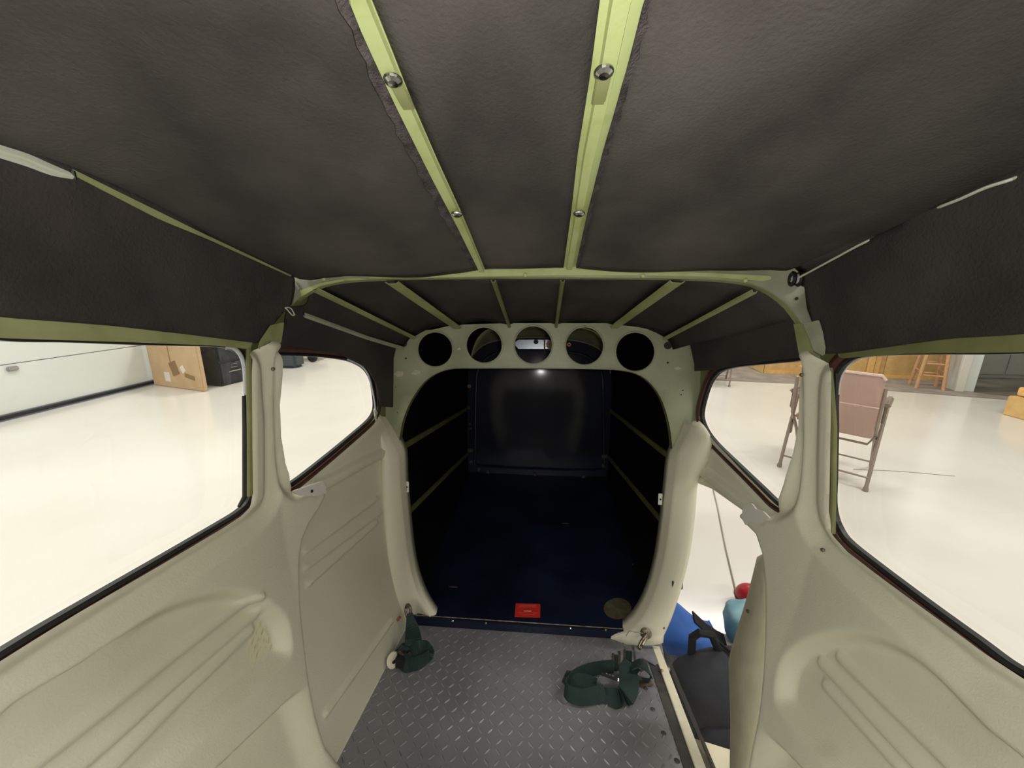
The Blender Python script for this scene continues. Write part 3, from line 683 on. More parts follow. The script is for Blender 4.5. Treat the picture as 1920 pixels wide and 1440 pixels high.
# cut foam edge left of the left stringer, and thin one right of the right stringer
for (A1, A2) in (([(605, -60), (632, 0), (680, 110), (722, 205), (790, 335), (840, 425), (893, 508)], LS_L), (RS_R, [(1246, -60), (1224, 0), (1190, 130), (1140, 290), (1109, 400), (1084, 500)])):
    a_ = resample([onceil(p[0], p[1], -.006) for p in A1], 40); b_ = resample([onceil(p[0], p[1], -.003) for p in A2], 40)
    for k in range(40):
        j = .0016*math.sin(k*2.7)+.001*math.sin(k*5.1)
        (a_ if A1 is not RS_R else b_)[k][0] += j
    V, F = loft([a_, b_]); raw('cut_foam_edge', V, F, foamc, CE, solid=.002)
# stringers with lips, beads and screws
def stringer(name, El, Er, label, bead):
    S = raw(name, *loft([resample(edge_c(El, -.001), 30), resample(edge_c(Er, -.001), 30)]), oliveb, CE, solid=.002, label=label)
    def line(f, dz): return [np.array(a)*(1-f)+np.array(b)*f+np.array([0, 0, dz]) for a, b in zip(resample(edge_c(El, -.001), 30), resample(edge_c(Er, -.001), 30))]
    V, F = loft([line(bead[0], 0), line(bead[0]+.05, -.006), line(bead[1]-.05, -.006), line(bead[1], 0)]); raw('hat_section', V, F, oliveb, S)
    return S
SL = stringer('stringer', LS_L, LS_R, 'narrow yellow green roof stringer on the left', (.12, .95))
SR = stringer('stringer', RS_L, RS_R, 'broad yellow green roof stringer on the right', (.2, .68))
for S, q, clip_ in ((SL, (737, 148), (757, 180)), (SR, (1133, 133), (1128, 172)), (SL, (857, 400), (861, 409)), (SR, (1086, 399), (1085, 408))):
    c = Vector(onceil(*q, -.010)); rr_ = .0072 if q[1] < 200 else .0072
    MB().lathe(c, (0, 0, -1), [(rr_*1.1, 0), (rr_*1.1, .001), (rr_, .0025), (rr_*.6, .0045), (.001, .005)], 16).done('screw', steel, S)
    k = Vector(onceil(*clip_, -.009)); d_ = (k-c).normalized()
    if q[1] < 200: MB().box((c+k)/2+Vector((0, .01, 0)), (.012, .034, .003), None, .001).done('clip', olive, S)
MB().box(onceil(712, 159, -.008), (.005, .001, .001)).done('staple', steel, CE)
# seam strip on the left: olive cap strip, then a bundle of white cable
a_ = []; b_ = []
for t in np.linspace(0, 1, 24):
    px = 135+(545-135)*t; py = float(np.interp(px, [135, 230, 300, 400, 545], [322, 370, 405, 450, 517])); w = float(np.interp(t, [0, .15, .4, .6, 1], [8, 9, 11, 5, 2]))
    a_.append(wp3(px, py-w*.6, -1, .015)); b_.append(wp3(px-2, py+w*.6, -1, .015))
V, F = loft([a_, b_]); raw('seam_strip', V, F, olive, CE, solid=.002, label='yellow green strip along the left ceiling seam')
bl = [(-160, 230), (0, 284), (50, 300), (95, 318), (135, 330)]
for k in range(4):
    pts = [wp3(x_, y_+(k-1.5)*(5 if x_ < 60 else (4 if x_ < 120 else .8)), -1, .014+.003*(k % 2)) for x_, y_ in bl]
    MB().tube(crom([tuple(p) for p in pts], n=4), .0026, 6).done('white_cable', wire, None, label=['uppermost', 'second from top', 'third from top', 'lowest'][k]+' of the four white cables in the left ceiling seam', cat='cable', group='white cables in the left ceiling seam')
MB().tube([wp3(136, 320, -1, .018), wp3(140, 336, -1, .018)], .002, 6).done('cable_tie', rubber, None, label='black tie round the white cables in the left seam', cat='tie')
MB().tube(crom([tuple(wp3(*p, -1, .012)) for p in [(535, 577), (545, 578), (552, 590), (548, 591), (538, 580)]], closed=True, n=4), .0013, 6, closed=True).done('white_wire_loop', wire, None, label='small white wire loop left of the arched frame', cat='wire')

# ---- nose end of the cabin, behind the viewer
NS = empty('wall_nose', W((0, -.7, -.8)), kind='structure')
raw('instrument_panel', [(-.5, -.74, -.8), (.5, -.74, -.8), (.5, -.74, -.26), (-.5, -.74, -.26), (-.5, -.95, -.26), (.5, -.95, -.26)], [(0, 1, 2, 3), (3, 2, 5, 4)], blackm, NS, solid=.01)
for s_ in (-1, 1):
    raw('side_panel', [(s_*.39, -.74, -.8), (s_*.39, -.18, -.8), (s_*.50, -.18, -.6), (s_*.535, -.18, -.38), (s_*.535, -.74, -.42), (s_*.50, -.74, -.6)], [(0, 1, 2, 5), (5, 2, 3, 4)], cream, NS, solid=.004)
    MB().tube([(s_*.54, -.17, -.42), (s_*.54, -.17, .05)], .016, 8).done('door_post', olived, NS)
    MB().tube([(s_*.50, -.78, -.14), (s_*.49, -.45, .2)], .014, 8).done('windshield_post', olived, NS)
raw('roof_lining', [(-.5, -.5, .22), (.5, -.5, .22), (.5, -.24, .27), (0, -.24, .33), (-.5, -.24, .27), (0, -.5, .27)], [(0, 5, 3, 4), (5, 1, 2, 3)], foam, NS, solid=.004)
raw('floor_front', [(-.41, -.74, -.8), (.37, -.74, -.8), (.37, -.09, -.8), (-.41, -.09, -.8)], [(0, 1, 2, 3)], treadm, NS, solid=.01)
# ---- arched front frame
def sheet_y(name, outer, holes, y, m, parent, step=.006, solid=.0025, **k):
    cv = lambda P: [(at(a, b, y)[0], at(a, b, y)[2]) if max(abs(a), abs(b)) > 3 else (a, b) for a, b in P]
    V, F = clipgrid(cv(outer), [cv(h) for h in holes], step, lambda u, v, h: (u, y, v))
    return raw(name, V, F, m, parent, solid=solid, **k)
FR = empty('arched_frame', W((0, D1, -.1)), label='olive arched fuselage frame across the ceiling between the two bays', cat='frame')
in1 = [(497, 690), (507, 640), (520, 612), (535, 590), (553, 566), (575, 548), (605, 534), (650, 526), (720, 522), (800, 520), (900, 519), (1000, 519), (1060, 519), (1200, 520), (1330, 523), (1400, 530), (1430, 540), (1462, 560), (1485, 582), (1503, 608), (1515, 635), (1525, 665), (1530, 690)]
out1 = [(1552, 690), (1549, 660), (1545, 640), (1540, 615), (1528, 580), (1526, 550), (1521, 528), (1505, 515), (1480, 505), (1400, 500), (1200, 494), (1000, 490), (800, 497), (700, 502), (600, 506), (543, 508), (540, 560), (505, 610), (480, 660), (478, 690)]
V, F = clipgrid([(at(a, b, D1)[0], at(a, b, D1)[2]) for a, b in crom(in1, n=3)+out1], [], .004, lambda u, v, h: (u, D1, v))
raw('frame_web', V, F, greyprim, FR, solid=.002, label='grey green web, wide on the right')
i3 = resample([at(a, b, D1-.001) for a, b in crom(in1, n=3)], 70)
V, F = loft([i3, [p+np.array([0, .006, 0]) for p in i3], [p+np.array([0, .014, 0]) for p in i3]]); raw('frame_flange', V, F, olive, FR, solid=.0015)
# bright top lip where the ceiling foam ends
tl = [(548, 530), (562, 545), (600, 531), (650, 522), (720, 519), (800, 517), (870, 512), (905, 506), (1000, 504), (1060, 503), (1120, 503), (1200, 507), (1330, 512), (1440, 517), (1452, 522), (1432, 527), (1330, 519), (1200, 516), (1060, 516), (905, 518), (800, 521), (720, 522), (650, 526), (600, 536), (565, 556)]
sheet_y('frame_cap', tl[1:], [], D1-.006, oliveb, FR, step=.004, solid=.001, label='bright yellow green cap along the arch')
for pts in ([(893, 495), (900, 493), (911, 505), (911, 514), (895, 514)], [(1053, 497), (1060, 494), (1082, 494), (1088, 505), (1095, 514), (1048, 514)]):
    sheet_y('stringer_tab', pts, [], D1-.008, oliveb, FR, step=.003, solid=.001)
sheet_y('gusset', [(549, 521), (562, 541), (548, 556), (541, 568)], [], D1-.008, greyprim, FR, step=.003)
for a, b in ((985, 516), (1205, 517), (1397, 526), (608, 523), (777, 517)):
    MB().lathe(at(a, b, D1-.008), (0, -1, 0), [(.004, 0), (.004, .003), (.002, .005)], 10).done('rivet', oliveb, FR)
for a, b, r_ in ((1493, 560, .003), (1500, 618, .002), (1511, 617, .002), (512, 612, .002)):
    MB().lathe(at(a, b, D1-.002), (0, -1, 0), [(r_, 0), (r_, .002)], 10).done('rivet_hole', rubber if b == 560 else olive, FR)
# grommet and cream wire on the right
GR = empty('wire_grommet', W(at(1495, 523, D1-.01)), label='black rubber grommet at the top right of the arched frame', cat='grommet')
gc_ = Vector(at(1492, 523, D1-.018))
for dx in (-.006, .006, .016):
    MB().tube([gc_+Vector((dx+.002*math.cos(a_), .011*math.cos(a_), .011*math.sin(a_))) for a_ in np.linspace(0, 2*math.pi, 16, endpoint=False)], .0035, 6, closed=True).done('rubber_ring', rubber, GR)
MB().lathe(gc_-Vector((.004, 0, 0)), (1, 0, .0), [(.009, 0), (.009, .009)], 14).done('sleeve', sealant, GR)
pts = [at(1335, 587, .95), at(1352, 581, .93), at(1385, 573, .9), at(1412, 565, .88), at(1440, 551, .85), at(1465, 537, .82), at(1485, 527, D1-.015), tuple(wp3(1510, 514, 1, .018)), tuple(wp3(1560, 487, 1, .018)), tuple(wp3(1622, 454, 1, .013)), tuple(wp3(1700, 420, 1, -.008))]
MB().tube(crom(pts, n=5), .0018, 6).done('cream_wire', wire, None, label='cream wire running through the black grommet on the right', cat='wire')
MB().tube(crom([tuple(wp3(*p, 1, o)) for p, o in (((1740, 400), -.004), ((1762, 388), .015), ((1800, 373), .019), ((1850, 351), .019), ((1897, 336), .014), ((1925, 322), -.004))], n=4), .0018, 6).done('cream_wire', wire, None, label='short length of cream wire peeping from the right ceiling seam', cat='wire')

# ---- second bay: foam loft between the two frames
RB = empty('rear_bay_ceiling', W((0, .97, .14)), kind='structure', label='dark foam ceiling of the rear bay with seven stringers')
st1 = [(520, 655), (541, 585), (590, 537), (735, 524), (925, 521), (1055, 521), (1270, 522), (1415, 540), (1492, 600), (1515, 668)]
st2 = [(733, 764), (757, 650), (777, 630), (857, 611), (955, 609), (1043, 609), (1152, 610), (1245, 632), (1262, 655), (1305, 694)]
YA, YB = D1+.012, D2-.004
def cl(p, m_=.005):
    p = list(p); l = X(p[1], p[2], 1 if p[0] > 0 else -1)-m_
    if abs(p[0]) > l: p[0] = math.copysign(l, p[0])
    return tuple(p)
for i in range(9):
    rows = []
    a0, a1 = Vector(at(*st1[i], YA)), Vector(at(*st1[i+1], YA)); b0, b1 = Vector(at(*st2[i], YB)), Vector(at(*st2[i+1], YB))
    if i in (0, 8):
        sd = -1 if i == 0 else 1
        bot = [(.742, .035), (545, 650), (560, 652), (640, 665), (688, 690), (705, 720), (713, 762), (738, 764)] if sd < 0 else [(.792, .04), (1500, 671), (1430, 679), (1360, 689), (1335, 694), (1305, 696)]
        top_ = [(1.163, .2), (.80, .2), (.79, .13), (.742, .118)] if sd < 0 else [(1.163, .2), (.792, .2)]
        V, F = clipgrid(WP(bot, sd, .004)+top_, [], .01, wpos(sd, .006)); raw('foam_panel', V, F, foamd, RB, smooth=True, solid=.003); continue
    for t in np.linspace(0, 1, 9):
        row = []
        for u in np.linspace(0, 1, 7):
            p = a0.lerp(a1, u).lerp(b0.lerp(b1, u), t); p.z += .012*math.sin(math.pi*u)*(1 if 1 < i < 7 else .4)+.0015*math.sin(t*9+u*7+i); row.append(cl(p))
        rows.append(row)
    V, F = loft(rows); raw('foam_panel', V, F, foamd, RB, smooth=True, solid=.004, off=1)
for i, (w1, w2, m_) in {1: (.006, .005, greyprim), 2: (.013, .010, olive), 3: (.028, .026, olive), 4: (.007, .006, olived), 5: (.006, .006, olived), 6: (.028, .026, olive), 7: (.009, .008, olive)}.items():
    a0, b0 = Vector(at(*st1[i], YA-.01)), Vector(at(*st2[i], YB)); dz = Vector((0, 0, -.004))
    t_ = Vector((st1[min(i+1, 9)][0]-st1[i-1][0], 0, -(st1[min(i+1, 9)][1]-st1[i-1][1]))).normalized()
    mb = MB(); rows = []
    for t in np.linspace(0, 1, 6):
        c = a0.lerp(b0, t)+dz; w = w1+(w2-w1)*t
        rows.append([cl(c-t_*w/2, .009), cl(c-t_*w*.3+dz, .011), cl(c+t_*w*.3+dz, .011), cl(c+t_*w/2, .009)])
    V, F = loft(rows); raw('bay_stringer', V, F, m_, RB, solid=.002)

for sd, pp in ((-1, [(533, 604), (528, 640), (522, 650), (484, 655), (488, 640), (508, 610)]), (1, [(1489, 607), (1505, 606), (1518, 635), (1528, 668), (1500, 668)]), (1, [(1510, 606), (1536, 600), (1543, 622), (1548, 652), (1546, 668), (1527, 658), (1519, 636), (1506, 606)])):
    lf = .018 if pp[0][0] == 1510 else .012; V, F = clipgrid(WP(pp, sd, lf), [], .004, wpos(sd, lf)); raw('frame_splice', V, F, greyprim if pp[0][0] == 1510 else olive, RB, solid=.0015, label='olive splice plate below the arched frame')
# ---- rear bulkhead with lightening holes
BK = empty('bulkhead', W((0, D2, -.8)), label='grey olive bulkhead with five round lightening holes over the baggage opening', cat='bulkhead')
outer2 = [(1.0, 1)]
outer2 = [(700, 800), (700, 740), (712, 700), (722, 655), (762, 622), (812, 618), (850, 609), (955, 606), (1050, 606), (1155, 606), (1200, 613), (1245, 626), (1282, 632), (1305, 655), (1318, 686), (1318, 700), (1318, 800), (1304, 880), (1288, 1020), (1258, 1130), (1238, 1198), (1150, 1205), (840, 1190), (770, 1190), (730, 1100), (712, 950)]
open2 = crom([(840, 693), (900, 691), (1000, 691), (1100, 692), (1165, 695), (1203, 706), (1232, 735), (1250, 778), (1259, 830), (1259, 900), (1250, 1000), (1234, 1080), (1208, 1150), (1185, 1190), (1000, 1192), (835, 1180), (798, 1130), (770, 1040), (757, 950), (749, 870), (749, 828), (757, 785), (775, 745), (802, 711)], True, 4)
HOL = [(816, 655, 32), (908, 647, 33), (1000, 646.5, 35), (1096, 648.5, 35), (1191, 659.5, 36)]
circ = lambda c, n=32: [(c[0]+c[2]*math.cos(2*math.pi*k/n), c[1]+c[2]*math.sin(2*math.pi*k/n)) for k in range(n)]
sheet_y('bulkhead_web', outer2, [open2]+[circ(c) for c in HOL], D2, oliveg, BK, step=.004)
for c in HOL:
    r1 = [at(a, b, D2-.002) for a, b in circ((c[0], c[1], c[2]+3))]; r2 = [at(a, b, D2-.005) for a, b in circ((c[0], c[1], c[2]+1))]; r3 = [at(a, b, D2+.004) for a, b in circ(c)]; r4 = [at(a, b, D2+.016) for a, b in circ((c[0]-.1*0, c[1], c[2]-.5))]
    V, F = loft([r1, r2, r3, r4], True); raw('hole_flange', V, F, oliveg, BK, smooth=True)
o3 = [np.array(at(a, b, D2-.003)) for a, b in open2]
V, F = loft([[p+np.array([0, .001, 0]) for p in o3], [p+np.array([0, -.003, 0])*1 for p in o3], [p+np.array([0, .02, 0]) for p in o3]], True); raw('opening_flange', V, F, olived, BK)
for pts in ([(738, 702), (745, 695), (757, 697), (755, 706), (746, 707)], [(770, 701), (778, 693), (787, 695), (789, 700), (780, 703)], [(1263, 690), (1272, 687), (1280, 691), (1270, 694)], [(856, 656), (861, 651), (865, 656)]):
    sheet_y('paint_chip', pts, [], D2-.003, paint, BK, step=.002, solid=.0005)
for a, b, r_ in ((761, 672, .003), (1252, 680, .003), (742, 726, .0015), (1280, 732, .002), (1277, 740, .002), (745, 773, .0015)):
    MB().lathe(at(a, b, D2-.003), (0, -1, 0), [(r_, 0), (r_, .001)], 10).done('rivet_hole', rubber, BK)
for a, b in ((757, 644), (1252, 648)):
    MB().lathe(at(a, b, D2-.003), (0, -1, 0), [(.011, 0), (.011, .004)], 14).done('notch_grommet', rubber, BK)
for a, b, s in ((763, 913, -1), (1238, 936, 1)):
    c = Vector(at(a, b, D2+.005)); mb = MB().box(c, (.012, .003, .034), None, .001); q = mb.done('latch_tab', wallw, BK, label='pale metal latch tab')
    MB().lathe(c-Vector((0, .001, 0)), (0, -1, 0), [(.003, 0), (.003, .002)], 8).done('tab_hole', rubber, q)

# ---- cream columns either side of the baggage opening
def column(s, inner, outer_, label):
    n = 36; I = resample([at(a, b, D2-.004) for a, b in crom(inner, n=4)], n); O = resample([tuple(wp3(a, b, s, .0)) for a, b in crom(outer_, n=4)], n)
    rows = []; Rg = []
    for k, (o, i) in enumerate(zip(O, I)):
        u = o-i; l = np.linalg.norm(u); Rg.append(i+u/l*min(.017, l*.4)+np.array([0, -.020*min(1, (n-1-k)/5+.3), 0]))
    for t, bulge in ((0, 0), (.06, .005), (.2, .010), (.45, .012), (.7, .009), (.9, .003), (1, 0)):
        rows.append([o*(1-t)+i*t+np.array([0, -bulge-.012*math.sin(math.pi*t)*math.exp(-((k/n-.2)/.05)**2), 0]) for k, (o, i) in enumerate(zip(O, Rg))])
    for t in (.12, .9, 1): rows.append([o*(1-t)+i*t for o, i in zip(Rg, I)])
    rows.append([i+np.array([0, .03, 0]) for i in I])
    V, F = loft(rows); C_ = raw('door_column' if s > 0 else 'column_trim', V, F, cream, WL if s < 0 else WR, smooth=True, solid=.003, off=0, label=label); return C_
CL = column(-1, [(712, 752), (717, 775), (733, 800), (748, 825), (757, 846), (759, 900), (764, 960), (770, 1020), (780, 1075), (797, 1120), (817, 1152), (830, 1167), (826, 1187)],
            [(704, 775), (706, 790), (712, 808), (716, 830), (716, 850), (717, 920), (722, 990), (729, 1050), (740, 1105), (757, 1155), (772, 1180), (790, 1191), (800, 1193)], 'cream moulded column left of the baggage opening')
CR = column(1, [(1284, 789), (1280, 805), (1268, 828), (1258, 848), (1254, 870), (1248, 930), (1240, 1000), (1231, 1055), (1217, 1105), (1197, 1147), (1170, 1175), (1136, 1190), (1132, 1201)],
            [(1311, 790), (1325, 806), (1335, 830), (1325, 870), (1308, 904), (1303, 960), (1295, 1025), (1284, 1075), (1272, 1118), (1258, 1160), (1247, 1185), (1243, 1195), (1243, 1205)], 'cream moulded column right of the baggage opening')
for a, b in ((1287, 998), (1268, 1074), (1259, 1121), (1245, 1177)):
    MB().lathe(wp3(a, b, 1, .012), (-.6, -.8, 0), [(.0035, 0), (.0035, .002), (.002, .003)], 10).done('screw', steeld, CR)
c = wp3(1270, 1097, 1, .010); MB().box(c, (.03, .004, .022), None, .001).done('metal_patch', dirt, CR, label='bare brown metal patch')
c = wp3(757, 1074, -1, .022); MB().box(c, (.014, .003, .012), None, .001).done('plug', paint, CL)

# ---- jamb of the baggage door opening
jin = [(1428, 1030), (1434, 1070), (1436, 1110), (1436, 1160), (1434, 1235), (1428, 1310), (1415, 1380), (1400, 1440), (1385, 1500)]
jout = [(1422, 1045), (1411, 1090), (1397, 1140), (1383, 1185), (1368, 1237), (1370, 1290), (1372, 1350), (1371, 1440), (1371, 1500)]
a_ = resample([tuple(wp3(p[0]+9, p[1], 1, .012)) for p in jin], 24)
b_ = resample([tuple(wp3(p[0], p[1], 1, -.02)) for p in jout], 24)
V, F = loft([a_, [p*.5+q*.5+np.array([.006, 0, 0]) for p, q in zip(a_, b_)], b_]); raw('door_jamb', V, F, cream2, WR, smooth=True, solid=.003, label='paler cream jamb of the baggage doorway')
MB().lathe(wp3(1403, 1146, 1, -.01), (-1, 0, 0), [(.004, 0), (.004, .003)], 8).done('screw', steeld, WR)

# ---- cabin floor
FL = empty('cabin_floor', W((0, .7, -.8)), kind='structure', label='grey diamond tread cabin floor')
fz = -.80
raw('floor_base', [(-.425, -.1, fz), (.352, -.1, fz), (.36, 1.17, fz), (-.41, 1.17, fz)], [(0, 1, 2, 3)], treadm, FL, solid=.01, off=-1)
mb = MB(); sp = .0225; ang = math.radians(38)
for i in range(-22, 20):
    for j in range(0, 40):
        x = i*sp; y = .46+j*sp
        if x < -.385 or x > .335 or y > 1.145: continue
        a_ = ang if (i+j) % 2 == 0 else -ang
        ux_, uy_ = (math.sin(a_), math.cos(a_)); ux_, uy_ = math.cos(math.pi/2-a_ if a_ > 0 else math.pi/2-a_), math.sin(math.pi/2-a_)
        l, w, h = .0092, .0022, .0018
        V = []
        for k, f_ in ((-1, 0), (-.45, .8), (.45, .8), (1, 0)):
            for m2 in (-1, 1): V.append((x+ux_*l*k-uy_*w*(.25+f_)*m2, y+uy_*l*k+ux_*w*(.25+f_)*m2, fz+.0002))
        V += [(x-ux_*l*.7, y-uy_*l*.7, fz+h), (x+ux_*l*.7, y+uy_*l*.7, fz+h)]
        mb.add(V, [(0, 1, 8), (0, 8, 2), (1, 3, 8), (2, 8, 9, 4), (3, 5, 9, 8), (4, 9, 6), (5, 7, 9), (6, 9, 7)])
mb.done('tread_bars', treadm, FL, kind='stuff')
# sill strip along the baggage doorway
sa_, sb_ = onfloor(1236, 1216), onfloor(1321, 1440)
dirv = (Vector(sb_)-Vector(sa_)).normalized(); sideD = Vector((dirv.y, -dirv.x, 0))
if sideD.x > 0: sideD = -sideD
E0 = Vector(sa_); E1 = Vector(sb_)+dirv*.5
V = [E0+Vector((0, 0, .006)), E1+Vector((0, 0, .006)), E1+sideD*.020+Vector((0, 0, .006)), E0+sideD*.020+Vector((0, 0, .006))]
MB().box((E0+E1)/2+sideD*.010+Vector((0, 0, .003)), ((E1-E0).length, .021, .008), (dirv, sideD, Vector((0, 0, 1))), .001).done('sill_strip', cream2, FL, label='cream painted sill strip with a screw')
MB().box((E0+E1)/2+sideD*.032+Vector((0, 0, .001)), ((E1-E0).length, .022, .003), (dirv, sideD, Vector((0, 0, 1)))).done('floor_edge', dirt, FL, label='worn dark floor edge')
MB().lathe(Vector(onfloor(1240, 1262))+Vector((0, 0, .006)), (0, 0, 1), [(.005, 0), (.005, .002), (.002, .004)], 12).done('screw', steeld, FL)
V = [onfloor(a, b, fz+.004) for a, b in ((1188, 1205), (1240, 1203), (1246, 1238), (1228, 1248), (1205, 1235), (1192, 1238))]
raw('tape_patch', V, [(0, 1, 2, 3, 4, 5)], tape, FL, solid=.002, label='wrinkled grey tape patch by the right column')
for k in range(9):
    y_ = .55+k*.06
    MB().lathe((.30+.012*math.sin(k*7), y_, fz+.001), (0, 0, 1), [(.006, 0), (.004, .001)], 8).done('worn_spot', dirt, FL)
# lower door skin outside the sill
raw('sill_skin', [(.372, .45, -.81), (.39, 1.2, -.81), (.44, 1.2, -.95), (.44, .45, -.95)], [(0, 1, 2, 3)], dirt, FL, solid=.002)
V = [at(1295, 1383, .93), at(1375, 1408, .95), at(1385, 1500, .9), at(1330, 1500, .85)]
raw('lower_door_flange', V, [(0, 1, 2, 3)], cream2, WR, solid=.003, label='greenish cream lower door flange under the backpack')

# ---- baggage compartment
BC = empty('wall_cargo', W((0, 1.7, -.77)), kind='structure', label='dark baggage compartment aft of the bulkhead')
def sec(y):
    t = (y-D2)/(D3-D2); xs = .462-.035*t; zb = -.772+.155*t; zt = .175+.10*t
    return xs, zb, zt, .365+.05*t
def secx(y, z):
    xs, zb, zt, xb = sec(y); q = min(max((z-zb)/(-.36-zb), 0), 1); return xb+(xs-xb)*q**.7
rows = []
for y in np.linspace(D2+.004, D3, 12):
    xs, zb, zt, xb = sec(y); r_ = []
    low_ = [zb+(-.2-zb)*k/9 for k in range(9)]
    for k in range(25):
        a_ = math.pi*k/24; sx_, sz_ = math.cos(a_), math.sin(a_)
        r_.append((xs*math.copysign(abs(sx_)**.38, sx_), y, -.2+(zt+.2)*sz_**.5))
    rows.append([(secx(y, z), y, z) for z in low_]+r_+[(-secx(y, z), y, z) for z in low_[::-1]])
V, F = loft(rows); raw('cargo_lining', V, F, black, BC, smooth=False, solid=.004, off=1, label='black compartment lining')
raw('cargo_end', [(-.5, D3+.004, -.7), (.5, D3+.004, -.7), (.5, D3+.004, .35), (-.5, D3+.004, .35)], [(0, 1, 2, 3)], olived, BC, solid=.004)
rows = []
for y in np.linspace(D2-.02, D3, 10):
    xs, zb, zt, xb = sec(y); rows.append([(xb*(-1+2*k/8), y, zb) for k in range(9)])
V, F = loft(rows); raw('cargo_floor', V, F, navyf, BC, solid=.006, off=0, label='dark navy baggage floor board')
def oncargo(px, py, s, off=.010):
    v = ray(px, py); t = 1.3
    for _ in range(60): t = .5*t+.5*(secx(t, v[2]*t)-off)/abs(v[0])
    return (v[0]*t, t, v[2]*t)
for s, p0, p1, lab in ((-1, (752, 840), (878, 765), 1), (-1, (763, 963), (880, 848), 1), (1, (1262, 862), (1146, 771), 1), (1, (1243, 980), (1141, 858), 1)):
    a_, b_ = Vector(oncargo(*p0, s)), Vector(oncargo(*p1, s)); d_ = b_-a_; a_ = a_-d_*.05; b_ = b_+d_*.02
    MB().box((a_+b_)/2, (d_.length*1.05, .007, .022), (d_.normalized(), Vector((1, 0, 0)), d_.normalized().cross(Vector((1, 0, 0)))), .002).done('cargo_stringer', olived, BC)
MB().box((-.02, D2-.014, -.787), (.76, .006, .032), None, .001).done('threshold_plate', navy, BC, label='navy threshold plate with screws')
MB().tube([(-.40, D2-.013, -.771), (.355, D2-.013, -.771)], .0022, 6).done('threshold_lip', steeld, BC)
for a, b in ((849, 1164), (911, 1168), (1070, 1178), (1136, 1181)):
    c = Vector(at(a, b, D2-.018)); MB().lathe(c, (0, -1, 0), [(.0045, 0), (.004, .002), (.001, .0045)], 12).done('screw', steel if a in (849, 1070) else steeld, BC)
def onbag(px, py, off=.004):
    v = ray(px, py); t = 1.4
    for _ in range(80): t = .5*t+.5*(sec(t)[1]+off)/v[2]
    return Vector((v[0]*t, t, v[2]*t))
# placard
PC = empty('placard', W(onbag(989, 1145)), label='small red placard with faint pale lettering on the baggage floor', cat='placard')
c4 = [onbag(967, 1132), onbag(1013, 1133), onbag(1013, 1158), onbag(965, 1157)]
raw('placard_plate', c4, [(3, 2, 1, 0)], red, PC, solid=.0015, off=1)
for (u0, v0, u1, v1) in ((.18, .13, .85, .19), (.16, .24, .84, .29), (.35, .56, .65, .62), (.12, .70, .9, .73), (.2, .80, .8, .83)):
    f_ = lambda u, v: (c4[0]*(1-u)+c4[1]*u)*(1-v)+(c4[3]*(1-u)+c4[2]*u)*v+Vector((0, 0, .0022))
    mb = MB(); n_ = int((u1-u0)*26)
    for k in range(n_):
        ua = u0+(u1-u0)*k/n_; ub = ua+(u1-u0)/n_*random.uniform(.5, .8); mb.add([f_(ua, v0), f_(ub, v0), f_(ub, v1), f_(ua, v1)], [(3, 2, 1, 0)])
    mb.done('print_line', mat('pale_red', (222, 120, 104), .6) if u0 < .3 else white, PC)
V = [onbag(1158+26*math.cos(t), 1141+20*math.sin(t), .0035) for t in np.linspace(0, 2*math.pi, 24, endpoint=False)]
raw('worn_patch', V, [tuple(range(24))], tanpatch, BC, label='round tan worn patch in the floor corner')
for a, b in ((850, 1100), (1205, 1040), (1192, 1058), (1060, 981), (848, 927), (760, 768)):
    MB().box(onbag(a, b, .004) if b > 900 else Vector(oncargo(a, b, -1)), (.03, .006, .002), None).done('paint_scuff', dirt, BC)
# aft bulkhead of the compartment
AB = empty('aft_bulkhead', W((0, D3, -.61)), label='navy panel closing the aft end of the baggage compartment', cat='panel')
o_ = [(880, 884), (1140, 893), (1146, 850), (1146, 700), (1140, 672), (1118, 650), (1080, 638), (1000, 632), (940, 636), (905, 648), (884, 670), (876, 700), (876, 850)]
sheet_y('aft_panel', crom(o_, True, 3), [], D3-.03, navy, AB, step=.03, solid=.004)
i_ = crom([(893, 872), (1128, 880), (1132, 850), (1130, 710), (1120, 685), (1090, 664), (1000, 655), (930, 662), (902, 682), (893, 710), (891, 850)], True, 3)
MB().tube([at(a, b, D3-.034) for a, b in i_], .008, 6, closed=True).done('panel_bead', navy, AB)
MB().tube([at(a, b, D3-.034) for a, b in crom([(878, 690), (884, 670), (905, 648), (940, 637), (1000, 633), (1080, 639), (1118, 651), (1140, 673), (1145, 700)], n=4)], .004, 6).done('dome_rim', greyprim, AB)
sheet_y('silver_plate', [(966, 637), (1036, 637), (1037, 654), (966, 654)], [], D3-.06, silver, AB, step=.02, label='bright silver plate seen through the middle hole')
sheet_y('brass_plate', [(1024, 638), (1040, 638), (1040, 655), (1024, 656)], [], D3-.066, mat('warm_plate', (240, 210, 160), .4), AB, step=.02)
MB().tube([at(1020, 620, D3-.075), at(1021, 640, D3-.075), at(1021, 660, D3-.075)], .004, 6).done('chain', brass, AB)
MB().lathe(at(1005, 641, D3-.07), (0, -1, 0), [(.014, 0), (.014, .006)], 14).done('knob', rubber, AB)
for a, b, r_ in ((1067, 646, .014), (880, 724, .012)):
    q = MB().lathe(at(a, b, D3-.06), (0, -1, 0), [(r_, 0), (r_, .004), (r_*.7, .006)], 16).done('copper_grommet', brass, AB)
    MB().lathe(at(a, b, D3-.068), (0, -1, 0), [(r_*.4, 0), (r_*.4, .002)], 10).done('grommet_hole', rubber, q)
for a, b in ((881, 795), (882, 803), (883, 866), (898, 880), (915, 885), (1003, 890), (1094, 894), (1131, 873), (1132, 858)):
    MB().lathe(at(a, b, D3-.04), (0, -1, 0), [(.012, 0), (.010, .004), (.003, .007)], 12).done('bolt', dirt, AB)
